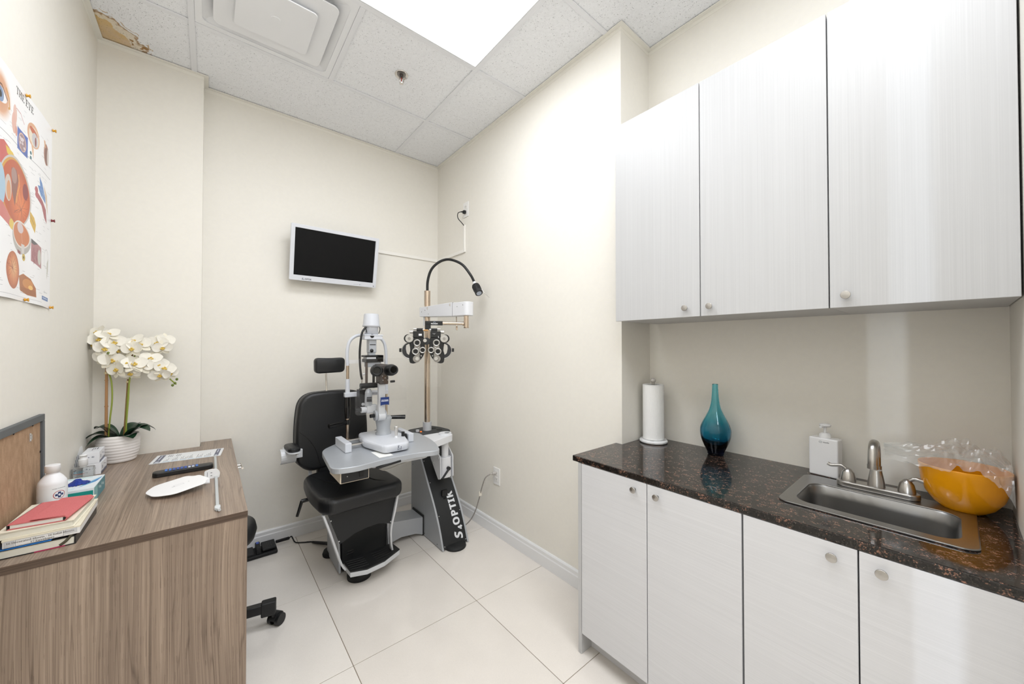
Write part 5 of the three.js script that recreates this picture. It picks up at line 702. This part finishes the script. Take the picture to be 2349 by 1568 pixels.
  // support of the backrest
  mesh('back_support', [bx(-0.145, -0.128, 0.42, 0.55, -0.262, -0.245, 0.002), bx(0.128, 0.145, 0.42, 0.55, -0.262, -0.245, 0.002)], silverLight, t);
  mesh('back_hinge_cover', [bx(-0.10, 0.10, 0.44, 0.56, -0.275, -0.215, 0.02)], blackPanel, t);
  // armrests
  for (const m of [-1, 1]) { const a = new THREE.Group(); a.name = 'armrest'; t.add(a); const x0 = m * 0.262;
    const sec = []; for (let i = 0; i <= 10; i++) { const an = Math.PI * (0.42 + i / 10 * 0.95); sec.push([Math.cos(an) * 0.042, Math.sin(an) * 0.042]); }
    const shp = new THREE.Shape(); sec.forEach((p, i) => i ? shp.lineTo(...p) : shp.moveTo(...p)); for (let i = sec.length - 1; i >= 0; i--) shp.lineTo(sec[i][0] * 0.93, sec[i][1] * 0.93); shp.closePath();
    mesh('bracket', ext(shp, 0.075).rotateY(Math.PI / 2).translate(x0 - 0.055 + (m > 0 ? 0.03 : 0), 0.655, -0.155), silverLight, a);
    mesh('pad_plate', flat(rrect(0.068, 0.19, 0.03, x0, -0.13), 0.005, 0.693, 0.001), silverLight, a);
    mesh('pad', crease(flat(rrect(0.062, 0.15, 0.028, x0, -0.125), 0.026, 0.718, 0.009, 4), 1.0), blackVinyl, a);
    mesh('pad_bolt', cyl([x0 + 0.01, 0.688, -0.06], [x0 + 0.01, 0.676, -0.06], 0.006), screwMat, a);
    mesh('bracket_mount', bx(Math.min(m * 0.235, m * 0.19), Math.max(m * 0.235, m * 0.19), 0.62, 0.67, -0.24, -0.2, 0.004), silverLight, a); }
  // release lever
  mesh('release_lever', [cyl(pt(-1.07, 0.43, 0.55), pt(-1.125, 0.428, 0.55), 0.009, 0.011, 14), cyl(pt(-1.122, 0.43, 0.55), pt(-1.146, 0.352, 0.555), 0.0085, 0.007, 14)], blackPlastic, t); }

// ---------------------------------------------------------------- slit lamp table on its arm
const TY = 0.70;
{ const t = thing('instrument_table', 'grey instrument table on a white swing arm over the chair', 'table');
  const s0 = [[-1.035, 0.585, 0.06], [-1.072, 0.97, 0.05], [-0.97, 1.0, 0.1], [-0.80, 0.965, 0.2], [-0.62, 0.975, 0.15], [-0.515, 1.012, 0.06], [-0.445, 0.80, 0.1], [-0.425, 0.52, 0.06], [-0.60, 0.42, 0.1], [-0.87, 0.42, 0.12]];
  mesh('tabletop', flat(poly(s0), 0.028, TY, 0.004, 3), M(0xb6babf, 0.34, 0.25), t);
  mesh('underframe', flat(poly([[-0.87, 0.60], [-0.87, 0.93], [-0.56, 0.94], [-0.47, 0.76], [-0.47, 0.60]], 0.03), 0.022, TY - 0.028, 0.003), silverLight, t);
  mesh('lock_lever', [cyl([-0.86, TY - 0.04, 0.965], [-0.73, TY - 0.026, 0.962], 0.007, 0.009, 12)], blackPlastic, t);
  mesh('arm', [flat(poly([[-0.56, 0.60], [-0.56, 0.84], [-0.32, 0.735, 0.03], [-0.25, 0.70, 0.03], [-0.25, 0.62, 0.03], [-0.32, 0.60]], 0.01), 0.045, TY - 0.006, 0.003)], whitePaint, t);
  mesh('arm_cap', [cyl([-0.295, TY - 0.006, 0.665], [-0.295, TY + 0.003, 0.665], 0.043, 0.042, 32)], whitePaint, t);
  mesh('arm_cap_plug', [cyl([-0.285, TY + 0.003, 0.675], [-0.285, TY + 0.0042, 0.675], 0.017, 0.017, 24)], M(0x8a8d90, 0.4), t);
  mesh('arm_post', cyl([-0.295, 0.54, 0.665], [-0.295, TY - 0.045, 0.665], 0.023, 0.023, 28), whitePaint, t);
  mesh('clamp_body', [flat(rrect(0.078, 0.07, 0.03, -0.295, 0.665), 0.135, 0.545, 0.004, 2)], whitePaint, t);
  mesh('clamp_bracket', [ext(poly([[0.55, 0.52], [0.66, 0.40], [0.69, 0.41], [0.685, 0.55], [0.60, 0.62], [0.545, 0.60]], 0.008), 0.006).rotateY(-Math.PI / 2).translate(-0.340, 0, 0.005)], whitePaint, t);
  mesh('clamp_bracket', [ext(poly([[0.55, 0.52], [0.66, 0.40], [0.69, 0.41], [0.685, 0.55], [0.60, 0.62], [0.545, 0.60]], 0.008), 0.006).rotateY(-Math.PI / 2).translate(-0.246, 0, 0.005)], whitePaint, t);
  for (const [x, y, z] of [[-0.349, 0.545, 0.672], [-0.243, 0.545, 0.672], [-0.349, 0.50, 0.6]]) mesh('bracket_bolt', ball([x, y, z], 0.007, 0.7, 1, 1, 12), screwMat, t);
  mesh('clamp_lever', [cyl([-0.292, 0.475, 0.70], [-0.292, 0.475, 0.718], 0.0115), cyl([-0.292, 0.475, 0.716], [-0.345, 0.422, 0.722], 0.0075, 0.0065, 12)], blackPlastic, t);
  mesh('table_cable', tube([[-0.84, TY - 0.05, 0.93], [-0.80, TY - 0.07, 0.93], [-0.72, TY - 0.062, 0.92], [-0.62, TY - 0.052, 0.90], [-0.52, TY - 0.056, 0.85], [-0.47, TY - 0.05, 0.8]], 0.0035, 40, 8), M(0xa8a49c, 0.5), t);
  mesh('cable_socket', bx(-0.505, -0.49, TY - 0.04, TY - 0.026, 0.93, 0.94), blackPlastic, t); }
{ const t = thing('power_supply_box', 'cream box with black front panel under the instrument table', 'power supply');
  mesh('casing', [bx(-1.03, -0.892, 0.615, 0.671, 0.755, 0.957, 0.004)], M(0xefe2cc, 0.45), t); const f = mesh('front_panel', bx(-1.025, -0.897, 0.62, 0.668, 0.957, 0.961), M(0x17181a, 0.5), t);
  mesh('rocker_switch', bx(-0.942, -0.92, 0.634, 0.66, 0.961, 0.964, 0.001, 1), blackGloss, f); mesh('indicator', ball([-0.998, 0.648, 0.9615], 0.0022, 1, 1, 0.5, 8), screwMat, f); }
one('paper_slip', flat(rrect(0.075, 0.13, 0.002, -0.795, 0.87), 0.0006, TY + 0.0012), M(0xf6f6f2, 0.7), 'white paper slip half under the slit lamp base', 'paper').rotation.y = 0.0;
// ---------------------------------------------------------------- slit lamp microscope
{ const t = thing('slit_lamp', 'grey and black slit lamp microscope with chin rest posts and eyepieces', 'slit lamp'), sg = M(0xb4b8bd, 0.4, 0.1), wh = M(0xd7dae0, 0.35), bk = blackPlastic, brown = M(0x5e534c, 0.35, 0.3);
  // cross slide base
  const by = TY + 0.0065;
  mesh('base', crease(flat(poly([[-0.842, 0.70, 0.03], [-0.80, 0.885, 0.02], [-0.785, 0.905, 0.015], [-0.665, 0.905, 0.015], [-0.645, 0.88, 0.02], [-0.60, 0.70, 0.03], [-0.62, 0.50, 0.03], [-0.81, 0.50, 0.03]]), 0.044, by + 0.044, 0.012, 4), 0.9), wh, t);
  print('base_logo', 0.042, 0.03, 128, (g, w, h) => { g.fillStyle = '#16264a'; g.font = 'italic bold 62px sans-serif'; g.fillText('S', 4, 52); g.font = 'bold 34px sans-serif'; g.fillText('4', 62, 54); g.font = 'bold 26px sans-serif'; g.fillText('OPTIK', 6, 82); }, t, [-0.705, by + 0.021, 0.9055], [0, 0, 0]);
  for (const [x0, x1] of [[-0.948, -0.913], [-0.585, -0.55]]) mesh('rail_cover', bx(x0, x1, TY + 0.0008, TY + 0.052, 0.53, 0.735, 0.004, 2), wh, t);
  mesh('rail_gear', cyl([-0.585, TY + 0.028, 0.70], [-0.595, TY + 0.028, 0.70], 0.02, 0.02, 20), bk, t);
  mesh('cross_rail', cyl([-0.92, TY + 0.026, 0.565], [-0.57, TY + 0.026, 0.565], 0.0065), chrome, t); mesh('cross_rail', cyl([-0.92, TY + 0.022, 0.665], [-0.57, TY + 0.022, 0.665], 0.0075), chrome, t);
  mesh('joystick', lathe([[0.007, 0], [0.0075, 0.012], [0.011, 0.05], [0.0115, 0.062], [0.009, 0.068], [0, 0.068]], [-0.672, by + 0.042, 0.76], 24), M(0xd2d0cc, 0.2, 0.5), t);
  mesh('joystick_boot', lathe([[0.02, 0], [0.012, 0.006], [0.007, 0.014]], [-0.672, by + 0.041, 0.76], 24), silverLight, t);
  mesh('lock_knob', cyl([-0.63, by + 0.042, 0.76], [-0.63, by + 0.07, 0.76], 0.0095, 0.0095, 18), bk, t);
  mesh('column', lathe([[0.045, 0], [0.046, 0.012], [0.040, 0.016], [0.039, 0.045], [0.046, 0.085], [0.05, 0.1], [0.04, 0.112], [0, 0.114]], [-0.70, by + 0.042, 0.63], 40).translate(0, 0, 0), sg, t);
  // swivel knuckle and microscope arm
  mesh('knuckle', [cyl([-0.765, 0.873, 0.66], [-0.70, 0.873, 0.66], 0.03, 0.03, 28)], sg, t); mesh('knuckle_knob', cyl([-0.79, 0.873, 0.66], [-0.765, 0.873, 0.66], 0.011), bk, t);
  mesh('microscope_arm', [bx(-0.752, -0.712, 0.862, 1.08, 0.668, 0.696, 0.005), cyl([-0.752, 0.868, 0.68], [-0.712, 0.868, 0.68], 0.024, 0.024, 24)], silverLight, t);
  mesh('illumination_arm', [bx(-0.80, -0.74, 0.885, 0.935, 0.60, 0.64, 0.006), cyl([-0.83, 0.908, 0.62], [-0.79, 0.908, 0.62], 0.018, 0.018, 20)], silverLight, t); mesh('arm_knob', cyl([-0.862, 0.912, 0.62], [-0.83, 0.91, 0.62], 0.011), bk, t);
  mesh('slit_control', [cyl([-0.787, 0.93, 0.62], [-0.787, 1.01, 0.62], 0.022, 0.02, 28), cyl([-0.787, 1.01, 0.62], [-0.787, 1.03, 0.62], 0.02, 0.012, 28)], sg, t); mesh('slit_knob', [cyl([-0.808, 0.972, 0.655], [-0.782, 0.972, 0.665], 0.0145)], bk, t);
  mesh('cross_bar', cyl([-0.835, 1.05, 0.62], [-0.715, 1.05, 0.62], 0.016, 0.016, 20), bk, t);
  // lamp house on top
  const lx = -0.742, lz = 0.53;
  mesh('lamp_house', lathe([[0, 1.487], [0.040, 1.487], [0.0435, 1.483], [0.049, 1.420], [0.052, 1.417], [0.052, 1.406], [0.041, 1.404], [0.0405, 1.357], [0, 1.357]], [lx, 0, lz], 48), wh, t);
  mesh('lamp_clip', [tube([[lx - 0.04, 1.405, lz + 0.02], [lx - 0.042, 1.39, lz + 0.03], [lx - 0.037, 1.368, lz + 0.03]], 0.0026, 12, 6)], bk, t); mesh('lamp_clip', [tube([[lx + 0.045, 1.405, lz + 0.02], [lx + 0.047, 1.39, lz + 0.02], [lx + 0.040, 1.365, lz + 0.02]], 0.0026, 12, 6)], bk, t);
  mesh('lamp_shelf', [bx(lx - 0.055, lx + 0.055, 1.326, 1.352, lz - 0.045, lz + 0.045, 0.004), bx(lx - 0.058, lx + 0.058, 1.349, 1.357, lz - 0.048, lz + 0.048, 0.003)], wh, t);
  mesh('aperture_notch', cyl([lx - 0.01, 1.348, lz + 0.0445], [lx - 0.01, 1.348, lz + 0.0465], 0.012, 0.012, 20), bk, t);
  const nk = mesh('slit_head', [bx(lx - 0.023, lx + 0.023, 1.245, 1.33, lz - 0.02, lz + 0.03, 0.004), bx(lx - 0.02, lx + 0.018, 1.225, 1.246, lz - 0.018, lz + 0.028, 0.003)], sg, t); mesh('slit_scale', bx(lx - 0.019, lx + 0.017, 1.292, 1.297, lz + 0.0295, lz + 0.0308), bk, nk); mesh('filter_knob', ball([lx - 0.008, 1.258, lz + 0.033], 0.011, 1, 1, 0.6, 14), bk, nk);
  mesh('prism_housing', [bx(-0.80, -0.69, 1.219, 1.230, 0.52, 0.60, 0.002), bx(-0.795, -0.69, 1.188, 1.208, 0.52, 0.60, 0.002), bx(-0.73, -0.69, 1.19, 1.23, 0.52, 0.60, 0.002)], bk, t); mesh('prism_plate', bx(-0.79, -0.735, 1.207, 1.220, 0.53, 0.597), silverLight, t);
  mesh('mirror_mount', [bx(-0.785, -0.70, 1.158, 1.188, 0.53, 0.59, 0.004)], sg, t);
  mesh('support_rod', cyl([-0.788, 1.02, 0.585], [-0.788, 1.19, 0.585], 0.0075, 0.0075, 14), brown, t); mesh('support_rod', cyl([-0.745, 1.03, 0.585], [-0.745, 1.17, 0.585], 0.0075, 0.0075, 14), bk, t); mesh('support_rod', cyl([-0.72, 0.93, 0.60], [-0.72, 1.12, 0.60], 0.0055, 0.0055, 12), bk, t);
  mesh('lamp_cable', tube([[-0.785, 1.402, 0.56], [-0.812, 1.365, 0.575], [-0.825, 1.28, 0.58], [-0.826, 1.20, 0.58], [-0.818, 1.12, 0.575], [-0.808, 1.085, 0.565]], 0.0062, 40, 10), bk, t); mesh('cable_tail', tube([[-0.808, 1.09, 0.565], [-0.808, 1.055, 0.56], [-0.81, 1.022, 0.555]], 0.0022, 14, 8), bronzeChrome, t); mesh('cable_clip', [cyl([-0.806, 1.115, 0.572], [-0.785, 1.118, 0.572], 0.005)], whitePlastic, t);
  const bbx = mesh('control_box', bx(-0.826, -0.776, 0.912, 1.022, 0.52, 0.58, 0.003), bk, t); mesh('control_button', [cyl([-0.806, 0.935, 0.58], [-0.806, 0.935, 0.585], 0.0095, 0.0085, 20)], silverLight, bbx); mesh('box_cap', lathe([[0.012, 0], [0.008, 0.008], [0.003, 0.011]], [-0.812, 1.022, 0.555], 18), bk, bbx);
  // microscope
  mesh('microscope_body', [bx(-0.757, -0.695, 1.105, 1.178, 0.615, 0.712, 0.012, 3), bx(-0.752, -0.70, 1.06, 1.12, 0.64, 0.712, 0.006)], M(0x4a4340, 0.4, 0.2), t); for (const [x, y] of [[-0.738, 1.11], [-0.722, 1.098], [-0.706, 1.11], [-0.735, 1.085], [-0.706, 1.085]]) mesh('body_mark', ball([x, y, 0.7155], 0.0026, 1, 1, 0.4, 8), M(0xd8d8d8, 0.5), t);
  for (const [x, dx] of [[-0.765, -0.30], [-0.694, 0.02]]) { const a = V(x, 1.142, 0.69), dir = V(dx, 0.06, 1).normalize(), at = k => { const p = a.clone().addScaledVector(dir, k); return [p.x, p.y, p.z]; };
    const e = mesh('eyepiece', [cyl(at(-0.01), at(0.05), 0.0345, 0.0345, 32), cyl(at(0.05), at(0.075), 0.0345, 0.028, 32)], M(0x141517, 0.4), t);
    const qd = new THREE.Quaternion().setFromUnitVectors(V(0, 0, 1), dir); mesh('eyecup', new THREE.TorusGeometry(0.0235, 0.0055, 12, 32).applyQuaternion(qd).translate(...at(0.076)), M(0x101112, 0.5), e); mesh('ocular', cyl(at(0.0752), at(0.0762), 0.0195, 0.0195, 24), M(0x020203, 0.05), e); }
  mesh('magnification_lever', cyl([-0.68, 1.072, 0.69], [-0.655, 1.073, 0.69], 0.007), bk, t);
  // breath shield and maker's plate
  const shl = mesh('breath_shield', ext(rrect(0.30, 0.32, 0.02), 0.0025).translate(-0.742, 1.055, 0.715), clearPane, t);
  print('maker_plate', 0.051, 0.049, 256, (g, w, h) => { g.fillStyle = '#16306e'; g.beginPath(); g.moveTo(0, 0); g.lineTo(w, 0); g.lineTo(w, h - 6); g.quadraticCurveTo(w / 2, h - 44, 0, h - 6); g.closePath(); g.fill(); g.fillStyle = '#fff'; g.font = 'bold 74px serif'; g.textAlign = 'center'; g.fillText('ZEISS', w / 2, 128, w - 14); }, t, [-0.7245, 0.961, 0.7185], [0, 0, 0]);
  // chin rest frame
  const cz = 0.454; for (const x of [-0.86, -0.618]) { mesh('chin_rest_post', [cyl([x, TY + 0.001, cz], [x, 1.175, cz], 0.0092, 0.0092, 20), cyl([x, TY + 0.0005, cz], [x, TY + 0.012, cz], 0.018, 0.016, 20)], bronzeChrome, t); mesh('post_sleeve', cyl([x, 0.99, cz], [x, 1.082, cz], 0.0135, 0.012, 20), wh, t);
    const gx2 = x < -0.7 ? -0.971 : -0.499, gr = mesh('grip_handle', [cyl([x, 0.815, cz], [gx2, 0.808, cz + 0.03], 0.0115, 0.0145, 20), cyl([x, 0.80, cz], [x, 0.83, cz], 0.0145, 0.0145, 16)], blackGloss, t); }
  mesh('height_sleeve', [cyl([-0.86, 0.838, cz], [-0.86, 0.905, cz], 0.0145, 0.0185, 24), cyl([-0.86, 0.905, cz], [-0.86, 0.968, cz], 0.0195, 0.0165, 24)], blackGloss, t);
  mesh('chin_cup', [bx(-0.88, -0.61, 0.970, 0.998, cz - 0.012, cz + 0.02, 0.004), bx(-0.80, -0.68, 0.985, 1.0, cz - 0.03, cz + 0.04, 0.008)], wh, t);
  mesh('head_arch', tube([[-0.86, 1.165, cz], [-0.864, 1.2, cz], [-0.862, 1.268, cz], [-0.848, 1.318, cz], [-0.815, 1.348, cz], [-0.775, 1.356, cz], [-0.71, 1.356, cz], [-0.668, 1.345, cz], [-0.635, 1.312, cz], [-0.622, 1.262, cz], [-0.619, 1.2, cz], [-0.618, 1.165, cz]], 0.0098, 80, 14), wh, t);
  mesh('forehead_band', [bx(-0.856, -0.622, 1.176, 1.199, cz - 0.022, cz - 0.016)], M(0xf4f2ee, 0.4), t); }

// ---------------------------------------------------------------- stool, foot pedal
{ const t = thing('rolling_stool', 'black round rolling stool tucked under the desk', 'stool', [-1.545, 0, 0.80]);
  mesh('seat', lathe([[0, 0.41], [0.165, 0.41], [0.19, 0.425], [0.198, 0.455], [0.192, 0.482], [0.165, 0.495], [0, 0.497]], [0, 0, 0], 48), blackVinyl, t);
  mesh('gas_lift', [cyl([0, 0.09, 0], [0, 0.25, 0], 0.025), cyl([0, 0.25, 0], [0, 0.41, 0], 0.014)], blackPlastic, t);
  for (let k = 0; k < 5; k++) { const a = -0.2 + k * Math.PI * 2 / 5, c = Math.cos(a), d = -Math.sin(a), L = 0.262; const leg = mesh('base_leg', bx(0.0, L, 0.075, 0.115, -0.016, 0.016, 0.005).rotateY(a), blackPlastic, t); mesh('leg_socket', bx(L - 0.045, L + 0.012, 0.06, 0.122, -0.02, 0.02, 0.006).rotateY(a), M(0x1a1b1c, 0.5), leg);
    const cs = new THREE.Group(); cs.name = 'caster'; cs.position.set(c * (L + 0.004), 0, d * (L + 0.004)); cs.rotation.y = a + 0.9; t.add(cs); mesh('stem', cyl([0, 0.045, 0], [0, 0.07, 0], 0.009), blackPlastic, cs); mesh('hood', [new THREE.CylinderGeometry(0.027, 0.027, 0.03, 24, 1, false, 0, Math.PI).rotateX(Math.PI / 2).rotateZ(Math.PI / 2).translate(0.014, 0.0295, 0)], M(0x1a1b1c, 0.5), cs); for (const z of [-0.0185, 0.0185]) mesh('wheel', cyl([0.014, 0.0255, z - 0.009], [0.014, 0.0255, z + 0.009], 0.025, 0.025, 28), M(0x121314, 0.45), cs); } }
{ const t = thing('foot_pedal', 'black foot pedal control with textured pads by the baseboard', 'foot pedal', [-1.27, 0, 0.105]);
  mesh('body', [bx(-0.13, 0.085, 0.0005, 0.022, -0.06, 0.06, 0.008), bx(-0.025, 0.0, 0.02, 0.058, -0.05, 0.05, 0.006)], blackMatte, t);
  const pd = mesh('pedal_pad', bx(0.005, 0.078, 0.03, 0.048, -0.052, 0.05, 0.006), M(0x1c1d1f, 0.6), t); for (let k = 0; k < 7; k++) mesh('pad_rib', bx(0.012 + k * 0.0095, 0.0155 + k * 0.0095, 0.0478, 0.0494, -0.045, 0.043, 0.0006, 1), M(0x2a2b2d, 0.6), pd);
  mesh('pedal_hinge', bx(0.01, 0.07, 0.02, 0.032, -0.05, -0.03, 0.003), blackPlastic, t);
  mesh('pedal_pad', bx(-0.12, -0.035, 0.02, 0.036, -0.05, 0.05, 0.005), M(0x1c1d1f, 0.6), t); mesh('mode_light', bx(-0.02, -0.006, 0.0575, 0.0592, -0.042, -0.018, 0.0005, 1), M(0x3a5ac0, 0.4), t);
  const coil = []; for (let i = 0; i <= 90; i++) { const u = i / 90; coil.push([0.085 + u * 0.075, 0.028 + Math.sin(i * 1.1) * 0.0075, -0.04 + Math.cos(i * 1.1) * 0.0075]); } mesh('coiled_cord', tube(coil, 0.003, 260, 6), blackPlastic, t);
  mesh('pedal_cable', tube([[0.16, 0.028, -0.04], [0.172, 0.036, -0.038], [0.178, 0.024, -0.03], [0.19, 0.006, 0.0], [0.23, 0.0045, 0.03], [0.285, 0.006, 0.07], [0.33, 0.012, 0.15]], 0.0038, 60, 8), blackPlastic, t); mesh('connector', cyl([0.275, 0.01, 0.075], [0.34, 0.025, 0.19], 0.007, 0.011, 14), blackPlastic, t); }
renderer.render(scene, camera);
